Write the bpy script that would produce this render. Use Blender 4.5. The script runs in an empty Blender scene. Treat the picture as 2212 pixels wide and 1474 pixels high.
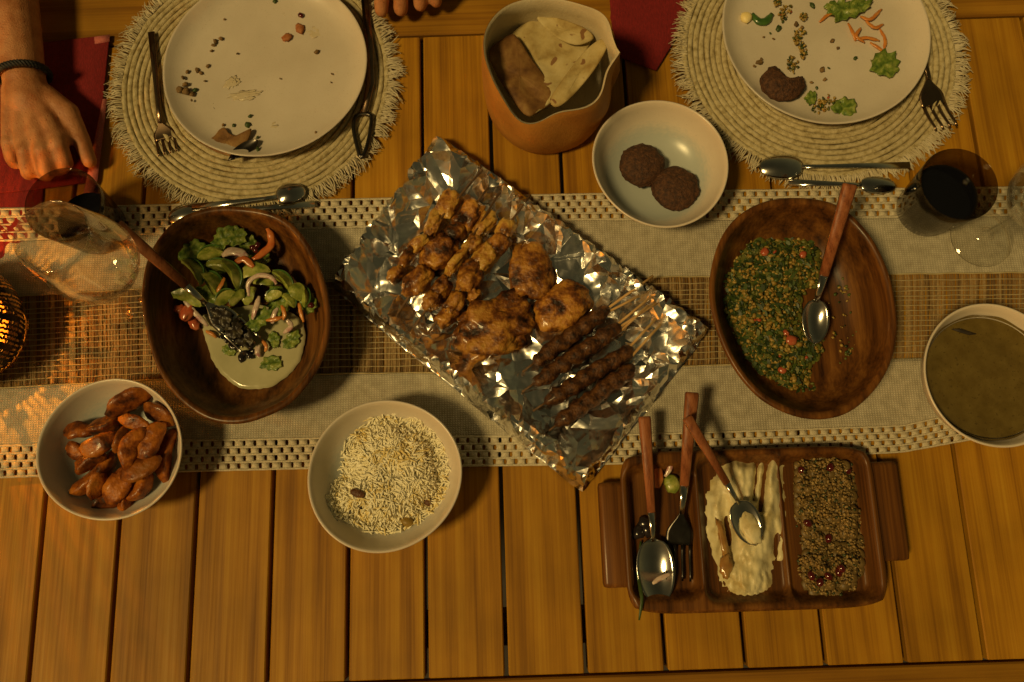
import bpy, bmesh, math, random
import numpy as np
from mathutils import Vector, Matrix, noise
from mathutils.geometry import delaunay_2d_cdt
R = math.radians
sc = bpy.context.scene
col = sc.collection
random.seed(7)

# ------------------------------------------------------------------ camera, sky, sun, exposure
CX, CY, CH, TILT, ROLL, F = 0.1146, -0.2223, 0.9989, 0.2189, 0.03315, 1700.0
cam_d = bpy.data.cameras.new('camera'); cam = bpy.data.objects.new('camera', cam_d); col.objects.link(cam)
_r = Vector((1, 0, 0)); _u = Vector((0, math.cos(TILT), math.sin(TILT))); _f = Vector((0, math.sin(TILT), -math.cos(TILT)))
_xc = _r * math.cos(ROLL) - _u * math.sin(ROLL); _yc = _r * math.sin(ROLL) + _u * math.cos(ROLL)
cam.matrix_world = Matrix(((_xc.x, _yc.x, -_f.x, CX), (_xc.y, _yc.y, -_f.y, CY), (_xc.z, _yc.z, -_f.z, CH), (0, 0, 0, 1)))
cam_d.sensor_width = 36; cam_d.lens = 36 * F / 2212; cam_d.clip_start = .02; cam_d.clip_end = 200
cam_d.dof.use_dof = True; cam_d.dof.focus_distance = 1.0; cam_d.dof.aperture_fstop = 5.6
sc.camera = cam

SUN_EL, SUN_AZ = R(56), R(207)                     # azimuth of the sun as seen from the table, from +x
world = bpy.data.worlds.new('World'); sc.world = world; world.use_nodes = True
wn = world.node_tree.nodes; wl = world.node_tree.links
sky = wn.new('ShaderNodeTexSky'); sky.sky_type = 'NISHITA'; sky.sun_disc = False
sky.sun_elevation = R(2.5); sky.sun_rotation = R(-117); sky.altitude = 0; sky.dust_density = 3.0
warm = wn.new('ShaderNodeMixRGB'); warm.blend_type = 'MULTIPLY'; warm.inputs[0].default_value = 1
warm.inputs[2].default_value = (1.0, .58, .18, 1)
wl.new(sky.outputs[0], warm.inputs[1]); wl.new(warm.outputs[0], wn['Background'].inputs[0])
wn['Background'].inputs[1].default_value = .115
sun_d = bpy.data.lights.new('sun', 'SUN'); sun_d.energy = 2.0; sun_d.angle = R(10); sun_d.color = (1, .69, .25)
sun = bpy.data.objects.new('sun', sun_d); col.objects.link(sun)
_to = Vector((math.cos(SUN_EL) * math.cos(SUN_AZ), math.cos(SUN_EL) * math.sin(SUN_AZ), math.sin(SUN_EL)))
sun.rotation_euler = _to.to_track_quat('Z', 'Y').to_euler(); sun.location = _to * 6
vs = sc.view_settings; vs.view_transform = 'Standard'; vs.look = 'None'; vs.exposure = -.04; vs.gamma = 1
sc.cycles.max_bounces = 10; sc.cycles.transparent_max_bounces = 24; sc.cycles.caustics_reflective = True
sc.cycles.sample_clamp_indirect = 4.0
try: sc.cycles.use_denoising = True
except Exception: pass

# ------------------------------------------------------------------ helpers
def at(px, py, z=0.0):
    """point of the place at height z that the photograph shows at pixel (px, py)"""
    d = _f * F + _xc * (px - 1106) + _yc * (737 - py)
    k = (z - CH) / d.z
    return Vector((CX, CY, CH)) + d * k
def span(px, py, n, z=0.0):
    return (at(px + n, py, z) - at(px, py, z)).length
def rnd(a, b): return random.uniform(a, b)
def nz(x, y=0.0, z=0.0): return noise.noise(Vector((x, y, z)))

ORIG = {}
def tag(o, label=None, cat=None, group=None, kind=None, sharp=0):
    if sharp: o.data.set_sharp_from_angle(angle=R(sharp))
    if label: o['label'] = label
    if cat: o['category'] = cat
    if group: o['group'] = group
    if kind: o['kind'] = kind
    return o
def thing(name, loc, label, cat, group=None, kind=None):
    o = bpy.data.objects.new(name, None); col.objects.link(o); o.location = loc; o.empty_display_size = .02
    ORIG[o.name] = Vector(loc)
    return tag(o, label, cat, group, kind)
class MB:
    def __init__(s): s.v = []; s.f = []; s.m = []
    def add(s, vs_, fs, mi=0):
        n = len(s.v); s.v += [tuple(p) for p in vs_]
        s.f += [tuple(i + n for i in f) for f in fs]; s.m += [mi] * len(fs)
        return s
    def build(s, name, mats, parent=None, smooth=True, origin=None, solid=0, sub=0):
        o0 = ORIG[parent.name] if parent is not None else (Vector(origin) if origin is not None else Vector((0, 0, 0)))
        me = bpy.data.meshes.new(name)
        me.from_pydata([(p[0] - o0.x, p[1] - o0.y, p[2] - o0.z) for p in s.v], [], s.f)
        if not isinstance(mats, (list, tuple)): mats = [mats]
        for m in mats: me.materials.append(m)
        if any(s.m): me.polygons.foreach_set('material_index', s.m)
        me.polygons.foreach_set('use_smooth', [smooth] * len(s.f))
        me.update()
        o = bpy.data.objects.new(name, me); col.objects.link(o)
        if parent is not None:
            o.parent = parent; ORIG[o.name] = o0
        else:
            o.location = o0; ORIG[o.name] = o0
        if solid:
            md = o.modifiers.new('s', 'SOLIDIFY'); md.thickness = abs(solid); md.offset = 1 if solid > 0 else -1
        if sub:
            md = o.modifiers.new('d', 'SUBSURF'); md.levels = sub; md.render_levels = sub
        return o
def box(mb, c, h, mi=0, rot=0, bev=0):
    bm = bmesh.new(); bmesh.ops.create_cube(bm, size=2)
    bmesh.ops.scale(bm, vec=h, verts=bm.verts)
    if bev: bmesh.ops.bevel(bm, geom=bm.edges[:], offset=bev, segments=2, affect='EDGES', profile=.6)
    m = Matrix.Translation(c) @ Matrix.Rotation(rot, 4, 'Z')
    bm.verts.ensure_lookup_table()
    mb.add([m @ v.co for v in bm.verts], [[v.index for v in f.verts] for f in bm.faces], mi); bm.free()
def tube(mb, path, rad, n=8, flat=1.0, mi=0, caps=True, up=Vector((0, 0, 1)), prof=None):
    """sweep a closed section along path; rad scalar or list; flat squeezes it along the up side"""
    path = [Vector(p) for p in path]; k = len(path)
    if not isinstance(rad, (list, tuple)): rad = [rad] * k
    vs_ = []; prev = None
    for i, p in enumerate(path):
        t = (path[min(i + 1, k - 1)] - path[max(i - 1, 0)])
        t = t.normalized() if t.length > 1e-9 else Vector((1, 0, 0))
        s = t.cross(up)
        if s.length < 1e-3: s = prev if prev is not None else t.orthogonal()
        s = s.normalized(); nn = s.cross(t).normalized(); prev = s
        for j in range(n):
            a = 2 * math.pi * j / n; q = prof(a) if prof else 1.0
            vs_.append(p + s * (math.cos(a) * rad[i] * q) + nn * (math.sin(a) * rad[i] * flat * q))
    fs = []
    for i in range(k - 1):
        for j in range(n):
            a, b = i * n + j, i * n + (j + 1) % n
            fs.append((a, b, b + n, a + n))
    if caps:
        fs.append(tuple(reversed(range(n)))); fs.append(tuple(range((k - 1) * n, k * n)))
    mb.add(vs_, fs, mi)
def rings(mb, rr, mi=0, close_start=True, close_end=True):
    """loft between rings (each a list of n points)"""
    n = len(rr[0]); vs_ = [p for r in rr for p in r]; fs = []
    for i in range(len(rr) - 1):
        for j in range(n):
            a, b = i * n + j, i * n + (j + 1) % n
            fs.append((a, b, b + n, a + n))
    if close_start: fs.append(tuple(reversed(range(n))))
    if close_end: fs.append(tuple(range((len(rr) - 1) * n, len(rr) * n)))
    mb.add(vs_, fs, mi)
def lathe(mb, c, prof, n=64, mi=0, wob=None, c0=False, c1=False):
    rr = []
    for (r, z) in prof:
        ring = []
        for j in range(n):
            a = 2 * math.pi * j / n; q = wob(a, z) if wob else 1
            ring.append((c[0] + r * q * math.cos(a), c[1] + r * q * math.sin(a), c[2] + z))
        rr.append(ring)
    rings(mb, rr, mi, c0, c1)
_ico = {}
def ico(sub):
    if sub not in _ico:
        bm = bmesh.new(); bmesh.ops.create_icosphere(bm, subdivisions=sub, radius=1)
        _ico[sub] = ([v.co.copy() for v in bm.verts], [[v.index for v in f.verts] for f in bm.faces]); bm.free()
    return _ico[sub]
def blob(mb, c, r, rot=0, seed=0, amp=.15, freq=2.0, sub=3, mi=0, flatb=0, tilt=0, amp2=0, bx=1.0):
    vv, ff = ico(sub); m = Matrix.Translation(c) @ Matrix.Rotation(rot, 4, 'Z') @ Matrix.Rotation(tilt, 4, 'X')
    out = []
    for v in vv:
        k = 1 + amp * noise.noise(v * freq + Vector((seed * 7.3, seed * 3.1, seed))) 
        if amp2: k += amp2 * noise.noise(v * freq * 4 + Vector((seed, seed * 5.1, 0)))
        w = v if bx == 1 else Vector([math.copysign(abs(q) ** bx, q) for q in v])
        p = Vector((w.x * r[0] * k, w.y * r[1] * k, w.z * r[2] * k))
        if flatb and p.z < -r[2] * flatb: p.z = -r[2] * flatb
        out.append(m @ p)
    mb.add(out, ff, mi)
def inpoly(x, y, poly):
    c = False; j = len(poly) - 1
    for i in range(len(poly)):
        xi, yi = poly[i]; xj, yj = poly[j]
        if (yi > y) != (yj > y) and x < (xj - xi) * (y - yi) / (yj - yi) + xi: c = not c
        j = i
    return c
def edge_dist(x, y, poly):
    best = 1e9
    for i in range(len(poly)):
        ax, ay = poly[i]; bx, by = poly[(i + 1) % len(poly)]
        dx, dy = bx - ax, by - ay; L = dx * dx + dy * dy or 1
        t = max(0, min(1, ((x - ax) * dx + (y - ay) * dy) / L))
        best = min(best, math.hypot(x - ax - t * dx, y - ay - t * dy))
    return best
def smooth_loop(pts, n):
    """closed Catmull-Rom through pts, n samples"""
    k = len(pts); out = []
    for i in range(n):
        t = i / n * k; a = int(t); u = t - a
        p = [Vector(pts[(a + q - 1) % k]) for q in range(4)]
        out.append(.5 * ((2 * p[1]) + (-p[0] + p[2]) * u + (2 * p[0] - 5 * p[1] + 4 * p[2] - p[3]) * u * u + (-p[0] + 3 * p[1] - 3 * p[2] + p[3]) * u ** 3))
    return out
def smooth_path(pts, n):
    P_ = [Vector(p) for p in pts]; P_ = [P_[0] * 2 - P_[1]] + P_ + [P_[-1] * 2 - P_[-2]]; k = len(P_) - 3; out = []
    for i in range(n + 1):
        t = min(i / n * k, k - 1e-6); a = int(t); u = t - a; p = P_[a:a + 4]
        out.append(.5 * ((2 * p[1]) + (-p[0] + p[2]) * u + (2 * p[0] - 5 * p[1] + 4 * p[2] - p[3]) * u * u + (-p[0] + 3 * p[1] - 3 * p[2] + p[3]) * u ** 3))
    return out
def interp(tab, x):
    for i in range(len(tab) - 1):
        if x <= tab[i + 1][0] or i == len(tab) - 2:
            a, b = tab[i], tab[i + 1]
            return a[1] + (b[1] - a[1]) * (x - a[0]) / (b[0] - a[0])
def sstep(a, b, x):
    t = max(0, min(1, (x - a) / (b - a))); return t * t * (3 - 2 * t)

def clock(px, py, cx, cy, what):
    h = round((math.degrees(math.atan2(px - cx, cy - py)) % 360) / 30) % 12
    return 'toward %s o\'clock of the %s' % (('twelve', 'one', 'two', 'three', 'four', 'five', 'six', 'seven', 'eight', 'nine', 'ten', 'eleven')[h], what)
# ------------------------------------------------------------------ materials
def M(name, *cols, scale=20, rough=.5, bump=0, bscale=None, metal=0, stretch=(1, 1, 1), spec=.5, detail=5, sss=0, coat=0,
      lo=.35, hi=.65, rand=0, rvar=0, dist=0, alpha=1, trans=0, speck=None):
    m = bpy.data.materials.new(name); m.use_nodes = True
    nt = m.node_tree; N = nt.nodes; L = nt.links; b = N['Principled BSDF']
    b.inputs['Roughness'].default_value = rough; b.inputs['Metallic'].default_value = metal
    b.inputs['Specular IOR Level'].default_value = spec
    if coat: b.inputs['Coat Weight'].default_value = coat; b.inputs['Coat Roughness'].default_value = .12
    if sss: b.inputs['Subsurface Weight'].default_value = sss; b.inputs['Subsurface Radius'].default_value = (.006, .003, .0015); b.inputs['Subsurface Scale'].default_value = 1
    if trans: b.inputs['Transmission Weight'].default_value = trans
    c4 = lambda c: (c[0], c[1], c[2], 1)
    tc = N.new('ShaderNodeTexCoord'); mp = N.new('ShaderNodeMapping'); mp.inputs['Scale'].default_value = stretch
    L.new(tc.outputs['Object'], mp.inputs[0])
    src = mp.outputs[0]
    oi = None
    if rand:
        oi = N.new('ShaderNodeObjectInfo'); ad = N.new('ShaderNodeVectorMath'); ad.operation = 'ADD'
        mu = N.new('ShaderNodeMath'); mu.operation = 'MULTIPLY'; mu.inputs[1].default_value = 37
        L.new(oi.outputs['Random'], mu.inputs[0]); L.new(src, ad.inputs[0]); L.new(mu.outputs[0], ad.inputs[1]); src = ad.outputs[0]
    out = None
    if len(cols) > 1:
        n = N.new('ShaderNodeTexNoise'); n.inputs['Scale'].default_value = scale; n.inputs['Detail'].default_value = detail
        n.inputs['Roughness'].default_value = .6; n.inputs['Distortion'].default_value = dist
        L.new(src, n.inputs['Vector'])
        cr = N.new('ShaderNodeValToRGB'); e = cr.color_ramp.elements
        for i, c in enumerate(cols):
            pos = lo + (hi - lo) * i / (len(cols) - 1)
            if i < 2: e[i].position = pos; e[i].color = c4(c)
            else: x = e.new(pos); x.color = c4(c)
        L.new(n.outputs['Fac'], cr.inputs[0]); out = cr.outputs[0]
        if rvar:
            mr = N.new('ShaderNodeMapRange'); mr.inputs[3].default_value = max(.02, rough - rvar); mr.inputs[4].default_value = rough + rvar
            L.new(n.outputs['Fac'], mr.inputs[0]); L.new(mr.outputs[0], b.inputs['Roughness'])
    else:
        b.inputs['Base Color'].default_value = c4(cols[0])
    if speck:
        n2 = N.new('ShaderNodeTexNoise'); n2.inputs['Scale'].default_value = speck[0]; n2.inputs['Detail'].default_value = 1
        L.new(src, n2.inputs['Vector'])
        cr2 = N.new('ShaderNodeValToRGB'); cr2.color_ramp.elements[0].position = speck[1]; cr2.color_ramp.elements[1].position = speck[1] + .03
        L.new(n2.outputs['Fac'], cr2.inputs[0])
        mx = N.new('ShaderNodeMixRGB'); mx.inputs[2].default_value = c4(speck[2]); L.new(cr2.outputs[0], mx.inputs[0])
        if out is not None: L.new(out, mx.inputs[1])
        else: mx.inputs[1].default_value = c4(cols[0])
        out = mx.outputs[0]
    if rand and out is not None:
        hs = N.new('ShaderNodeHueSaturation'); mr = N.new('ShaderNodeMapRange'); mr.inputs[3].default_value = 1 - rand; mr.inputs[4].default_value = 1 + rand
        L.new(oi.outputs['Random'], mr.inputs[0]); L.new(mr.outputs[0], hs.inputs['Value']); L.new(out, hs.inputs['Color']); out = hs.outputs[0]
    if out is not None:
        L.new(out, b.inputs['Base Color'])
    if bump:
        bn = N.new('ShaderNodeTexNoise'); bn.inputs['Scale'].default_value = bscale or scale; bn.inputs['Detail'].default_value = 4
        L.new(src, bn.inputs['Vector']); bu = N.new('ShaderNodeBump'); bu.inputs['Strength'].default_value = bump; bu.inputs['Distance'].default_value = .002
        L.new(bn.outputs['Fac'], bu.inputs['Height']); L.new(bu.outputs[0], b.inputs['Normal'])
    return m
def thin_glass(name, tint, spec=1.0):
    m = bpy.data.materials.new(name); m.use_nodes = True; nt = m.node_tree; N = nt.nodes; L = nt.links
    N.remove(N['Principled BSDF']); o = N['Material Output']
    t = N.new('ShaderNodeBsdfTransparent'); t.inputs[0].default_value = (*tint, 1)
    g = N.new('ShaderNodeBsdfGlossy'); g.inputs['Roughness'].default_value = .03; g.inputs[0].default_value = (spec, spec, spec, 1)
    lw = N.new('ShaderNodeLayerWeight'); pw = N.new('ShaderNodeMath'); pw.operation = 'POWER'; pw.inputs[1].default_value = 2.6; L.new(lw.outputs['Facing'], pw.inputs[0])
    fr = N.new('ShaderNodeMath'); fr.operation = 'MULTIPLY_ADD'; fr.inputs[1].default_value = .85; fr.inputs[2].default_value = .04; L.new(pw.outputs[0], fr.inputs[0])
    mx = N.new('ShaderNodeMixShader'); L.new(fr.outputs[0], mx.inputs[0]); L.new(t.outputs[0], mx.inputs[1]); L.new(g.outputs[0], mx.inputs[2])
    L.new(mx.outputs[0], o.inputs[0]); return m
def wood(name, dark, mid, light, along='Y', rough=.5, rand=.15, fine=1.0, coat=0, bump=.25, spec=.22):
    """wood: long streaks along one axis, fine pores, per-object shift"""
    m = bpy.data.materials.new(name); m.use_nodes = True; nt = m.node_tree; N = nt.nodes; L = nt.links; b = N['Principled BSDF']
    tc = N.new('ShaderNodeTexCoord'); oi = N.new('ShaderNodeObjectInfo')
    mu = N.new('ShaderNodeMath'); mu.operation = 'MULTIPLY'; mu.inputs[1].default_value = 53; L.new(oi.outputs['Random'], mu.inputs[0])
    ad = N.new('ShaderNodeVectorMath'); L.new(tc.outputs['Object'], ad.inputs[0]); L.new(mu.outputs[0], ad.inputs[1])
    def streak(sa, sc_, det, dist):
        mp = N.new('ShaderNodeMapping'); mp.inputs['Scale'].default_value = {'Y': (sc_, sa, sc_), 'X': (sa, sc_, sc_)}[along]
        L.new(ad.outputs[0], mp.inputs[0]); n = N.new('ShaderNodeTexNoise'); n.inputs['Scale'].default_value = 1; n.inputs['Detail'].default_value = det
        n.inputs['Distortion'].default_value = dist; n.inputs['Roughness'].default_value = .62; L.new(mp.outputs[0], n.inputs['Vector']); return n
    a = streak(.8 * fine, 70 * fine, 7, .10); f2 = streak(5 * fine, 330 * fine, 3, 0)
    mp = N.new('ShaderNodeMapping'); mp.inputs['Scale'].default_value = {'Y': (14 * fine, 1.1 * fine, 14 * fine), 'X': (1.1 * fine, 14 * fine, 14 * fine)}[along]; L.new(ad.outputs[0], mp.inputs[0])
    wv = N.new('ShaderNodeTexWave'); wv.inputs['Scale'].default_value = 1.2; wv.inputs['Distortion'].default_value = 5.5; wv.inputs['Detail'].default_value = 3; wv.inputs['Detail Scale'].default_value = .7
    wv.bands_direction = 'DIAGONAL'; L.new(mp.outputs[0], wv.inputs['Vector'])
    m1 = N.new('ShaderNodeMath'); m1.operation = 'MULTIPLY_ADD'; m1.inputs[1].default_value = .52; L.new(a.outputs['Fac'], m1.inputs[0])
    m2 = N.new('ShaderNodeMath'); m2.operation = 'MULTIPLY_ADD'; m2.inputs[1].default_value = .36; L.new(f2.outputs['Fac'], m2.inputs[0])
    m3 = N.new('ShaderNodeMath'); m3.operation = 'MULTIPLY'; m3.inputs[1].default_value = .09; L.new(wv.outputs['Fac'], m3.inputs[0])
    L.new(m3.outputs[0], m2.inputs[2]); L.new(m2.outputs[0], m1.inputs[2])
    cr = N.new('ShaderNodeValToRGB'); e = cr.color_ramp.elements; e[0].position = .34; e[0].color = (*dark, 1); e[1].position = .5; e[1].color = (*mid, 1)
    x = e.new(.68); x.color = (*light, 1); L.new(m1.outputs[0], cr.inputs[0])
    st = N.new('ShaderNodeTexNoise'); st.inputs['Scale'].default_value = 9; st.inputs['Detail'].default_value = 6; L.new(ad.outputs[0], st.inputs['Vector'])
    sm = N.new('ShaderNodeMapRange'); sm.inputs[1].default_value = .3; sm.inputs[2].default_value = .7; sm.inputs[3].default_value = .80; sm.inputs[4].default_value = 1.14; L.new(st.outputs['Fac'], sm.inputs[0])
    sv = N.new('ShaderNodeHueSaturation'); L.new(sm.outputs[0], sv.inputs['Value']); L.new(cr.outputs[0], sv.inputs['Color'])
    hs = N.new('ShaderNodeHueSaturation'); mr = N.new('ShaderNodeMapRange'); mr.inputs[3].default_value = 1 - rand; mr.inputs[4].default_value = 1 + rand
    L.new(oi.outputs['Random'], mr.inputs[0]); L.new(mr.outputs[0], hs.inputs['Value']); L.new(sv.outputs[0], hs.inputs['Color'])
    L.new(hs.outputs[0], b.inputs['Base Color'])
    rr = N.new('ShaderNodeMapRange'); rr.inputs[3].default_value = rough + .12; rr.inputs[4].default_value = rough - .12; L.new(f2.outputs['Fac'], rr.inputs[0]); L.new(rr.outputs[0], b.inputs['Roughness'])
    bu = N.new('ShaderNodeBump'); bu.inputs['Strength'].default_value = bump; bu.inputs['Distance'].default_value = .0006; L.new(m1.outputs[0], bu.inputs['Height']); L.new(bu.outputs[0], b.inputs['Normal'])
    b.inputs['Specular IOR Level'].default_value = spec
    if coat: b.inputs['Coat Weight'].default_value = coat; b.inputs['Coat Roughness'].default_value = .2
    return m
def glaze(name, cream, blue, zc):
    """stoneware: speckled cream glaze, blue-grey pool of glaze in the well"""
    m = M(name, cream, tuple(min(1, c * 1.1) for c in cream), scale=14, rough=.28, bump=.06, bscale=60, speck=(900, .72, tuple(c * .65 for c in cream)))
    nt = m.node_tree; N = nt.nodes; L = nt.links; b = N['Principled BSDF']; old = b.inputs['Base Color'].links[0].from_socket
    if blue:
        tc = N.new('ShaderNodeTexCoord'); sp = N.new('ShaderNodeSeparateXYZ'); L.new(tc.outputs['Object'], sp.inputs[0])
        ns = N.new('ShaderNodeTexNoise'); ns.inputs['Scale'].default_value = 30
        ad = N.new('ShaderNodeMath'); ad.operation = 'MULTIPLY_ADD'; ad.inputs[1].default_value = .012; L.new(ns.outputs['Fac'], ad.inputs[0]); L.new(sp.outputs['Z'], ad.inputs[2])
        mr = N.new('ShaderNodeMapRange'); mr.interpolation_type = 'SMOOTHSTEP'; mr.inputs[1].default_value = zc + .012; mr.inputs[2].default_value = zc + .03
        L.new(ad.outputs[0], mr.inputs[0]); mx = N.new('ShaderNodeMixRGB'); mx.inputs[1].default_value = (*blue, 1); L.new(mr.outputs[0], mx.inputs[0]); L.new(old, mx.inputs[2])
        L.new(mx.outputs[0], b.inputs['Base Color'])
    return m

TEAK = wood('teak', (.22, .092, .006), (.38, .178, .010), (.49, .26, .019), 'Y', .55, .10)
TEAKX = wood('teak rail', (.17, .07, .006), (.28, .13, .010), (.37, .19, .018), 'X', .55, .08)
ACACIA = wood('acacia', (.032, .011, .003), (.13, .048, .010), (.26, .11, .024), 'Y', .40, .1, .9, coat=.15)
HANDLEW = wood('handle wood', (.12, .035, .014), (.27, .095, .038), (.36, .15, .065), 'Y', .42, .1, 2.5)
CREAM = M('plate glaze', (.56, .50, .42), (.64, .58, .50), scale=10, rough=.3, bump=.05, bscale=70, speck=(900, .70, (.40, .34, .26)))
BOWLG = glaze('bowl glaze', (.62, .55, .46), (.43, .47, .45), .010)
def foil_mat():
    m = M('aluminium foil', (.93, .93, .93), rough=.22, metal=1); nt = m.node_tree; N = nt.nodes; L = nt.links; b = N['Principled BSDF']
    tc = N.new('ShaderNodeTexCoord'); ns = N.new('ShaderNodeTexNoise'); ns.inputs['Scale'].default_value = 30; L.new(tc.outputs['Object'], ns.inputs['Vector'])
    wm = N.new('ShaderNodeVectorMath'); wm.operation = 'MULTIPLY_ADD'; wm.inputs[1].default_value = (.02, .02, .02); L.new(ns.outputs['Color'], wm.inputs[0]); L.new(tc.outputs['Object'], wm.inputs[2])
    prev = None
    for sc__, dist_, metric in ((15, .013, 'MANHATTAN'),):
        v = N.new('ShaderNodeTexVoronoi'); v.voronoi_dimensions = '3D'; v.distance = metric; v.inputs['Scale'].default_value = sc__; L.new(wm.outputs[0], v.inputs['Vector'])
        bu = N.new('ShaderNodeBump'); bu.inputs['Strength'].default_value = .8; bu.inputs['Distance'].default_value = dist_; L.new(v.outputs['Distance'], bu.inputs['Height'])
        if prev is not None: L.new(prev.outputs[0], bu.inputs['Normal'])
        prev = bu
    L.new(prev.outputs[0], b.inputs['Normal']); return m
FOIL = foil_mat()
STEEL = M('steel', (.55, .54, .52), (.66, .65, .62), scale=40, rough=.16, metal=1, rvar=.06)
DARKST = M('dark steel', (.06, .055, .05), (.11, .1, .09), scale=60, rough=.32, metal=1)
BRONZE = M('bronze steel', (.24, .16, .10), (.33, .23, .15), scale=50, rough=.25, metal=1)
GLASS = thin_glass('clear glass', (.97, .97, .96))
SMOKE = thin_glass('smoked glass', (.60, .54, .46), .55)
COLA = M('cola', (.004, .004, .006), rough=.05, spec=.5)
CLOTH = M('cream cotton', (.50, .45, .33), (.66, .60, .47), scale=700, rough=.9, bump=.5, bscale=900, stretch=(.25, 1, 1))
CLOTH2 = M('cream crochet', (.50, .44, .31), (.68, .61, .46), scale=420, rough=.9, bump=.6, bscale=1100)
JUTE = [M('jute %d' % i, c, tuple(x * 1.5 for x in c), scale=300, rough=.9, bump=.5, bscale=900) for i, c in enumerate([(.17, .105, .04), (.25, .165, .07), (.10, .058, .022)])]
ROPE = M('rope', (.34, .27, .13), (.52, .44, .25), (.60, .52, .33), scale=130, rough=.9, bump=.8, bscale=700)
FRINGE = M('fringe', (.48, .41, .26), (.66, .59, .43), scale=60, rough=.95)
RED = M('red linen', (.15, .004, .006), (.23, .008, .010), scale=500, rough=.88, bump=.5, bscale=1200, stretch=(1, .3, 1))
PINK = M('stitched hem', (.45, .10, .09), (.55, .17, .14), scale=400, rough=.9, bump=.5, bscale=900)
SKIN = M('skin', (.38, .145, .052), (.47, .205, .085), (.53, .25, .11), scale=45, rough=.5, bump=.45, bscale=520, sss=.08, spec=.35, speck=(260, .70, (.33, .10, .035)))
SHIRT = M('grey shirt', (.06, .06, .065), (.09, .09, .1), scale=300, rough=.9, bump=.4, bscale=800)
HAIR = M('dark hair', (.02, .013, .008), (.05, .03, .02), scale=200, rough=.6, stretch=(1, 1, .2))
CORD = M('black cord', (.012, .012, .013), (.03, .03, .032), scale=300, rough=.7)
LEATHER = M('tan leather', (.36, .15, .022), (.48, .225, .04), scale=18, rough=.62, bump=.25, bscale=260)
LINING = M('cream lining', (.50, .43, .29), (.60, .53, .38), scale=22, rough=.85, bump=.3, bscale=300)
PITA = M('flatbread', (.30, .20, .06), (.47, .37, .16), (.55, .46, .24), scale=26, rough=.85, bump=.6, bscale=60, speck=(70, .68, (.22, .11, .04)))
FALAFEL = M('falafel crust', (.020, .008, .004), (.075, .028, .010), (.14, .058, .020), scale=230, rough=.7, bump=1, bscale=420, lo=.3, hi=.75)
CHICK = M('grilled chicken', (.022, .008, .003), (.16, .05, .008), (.42, .18, .025), (.52, .27, .05), scale=50, rough=.42, bump=1, bscale=240, lo=.35, hi=.66, coat=.18, rand=.12, spec=.35)
CHICKP = M('pale chicken', (.10, .035, .008), (.36, .15, .025), (.52, .28, .045), (.56, .34, .07), scale=60, rough=.42, bump=1, bscale=240, lo=.34, hi=.62, coat=.18, rand=.1, spec=.35)
KOFTA = M('kofta', (.014, .006, .003), (.075, .027, .008), (.14, .058, .016), scale=140, rough=.5, bump=1, bscale=320, coat=.12, spec=.3)
STICK = M('bamboo', (.42, .24, .08), (.56, .36, .15), scale=60, rough=.6)
STICKB = M('burnt bamboo', (.09, .045, .018), (.19, .1, .04), scale=60, rough=.6)
POTATO = M('roast potato', (.03, .009, .003), (.20, .05, .006), (.42, .13, .012), (.36, .13, .016), scale=46, rough=.42, bump=.8, bscale=170, lo=.34, hi=.70, coat=.12, rand=.35, spec=.3)
RICE = M('rice', (.94, .86, .58), (.97, .92, .72), scale=60, rough=.45, sss=0)
RICEY = M('saffron rice', (.84, .66, .26), (.88, .74, .38), scale=60, rough=.45)
RAISIN = M('raisin', (.07, .025, .012), (.17, .07, .03), scale=200, rough=.45, bump=.8, bscale=400)
CLOVE = M('clove', (.015, .01, .007), (.03, .02, .012), scale=200, rough=.6)
CUKE = M('cucumber', (.12, .165, .02), (.27, .31, .05), (.44, .43, .12), scale=80, rough=.38, coat=.25, bump=.4, bscale=220, rand=.2)
CUKES = M('cucumber skin', (.03, .09, .015), (.07, .16, .03), scale=90, rough=.3, coat=.4)
LETT = M('lettuce', (.05, .10, .014), (.14, .21, .03), (.30, .34, .08), scale=110, rough=.45, coat=.1, bump=1, bscale=120, spec=.3)
HERB = M('herb leaf', (.025, .05, .010), (.06, .10, .020), scale=90, rough=.5)
ONION = M('red onion', (.50, .34, .30), (.66, .54, .45), (.40, .16, .17), scale=60, rough=.3, coat=.4)
CARROT = M('carrot', (.52, .16, .022), (.62, .26, .05), scale=90, rough=.4, coat=.3)
PEPPER = M('orange pepper', (.50, .11, .02), (.58, .2, .05), scale=70, rough=.3, coat=.4)
TOMATO = M('tomato', (.38, .06, .025), (.5, .15, .06), scale=80, rough=.25, coat=.5)
OLIVE = M('black olive', (.012, .009, .01), (.035, .026, .026), scale=80, rough=.22, coat=.4)
DRESS = M('yoghurt dressing', (.40, .38, .22), (.50, .47, .29), scale=18, rough=.16, coat=.4)
BULG = [M('bulgur %d' % i, c, tuple(x * 1.35 for x in c), scale=200, rough=.5) for i, c in enumerate(
    [(.24, .15, .025), (.33, .22, .05), (.042, .070, .010), (.018, .034, .006), (.10, .105, .018), (.32, .05, .015)])]
GRAIN = [M('quinoa %d' % i, c, tuple(x * 1.35 for x in c), scale=200, rough=.5) for i, c in enumerate(
    [(.20, .125, .035), (.27, .18, .06), (.12, .078, .024), (.035, .045, .014)])]
LABNEH = M('labneh', (.46, .36, .15), (.66, .58, .34), (.70, .64, .42), scale=26, rough=.4, bump=.35, bscale=120, spec=.35)
SAUCE = M('spiced oil', (.26, .12, .03), (.42, .24, .07), scale=60, rough=.2, coat=.5)
POMEG = M('pomegranate', (.045, .003, .005), (.11, .007, .010), scale=100, rough=.12, coat=.8)
SOUP = M('lentil soup', (.105, .070, .015), (.15, .105, .026), scale=45, rough=.2, coat=.3, bump=.08, bscale=200, speck=(260, .67, (.09, .06, .015)))
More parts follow.
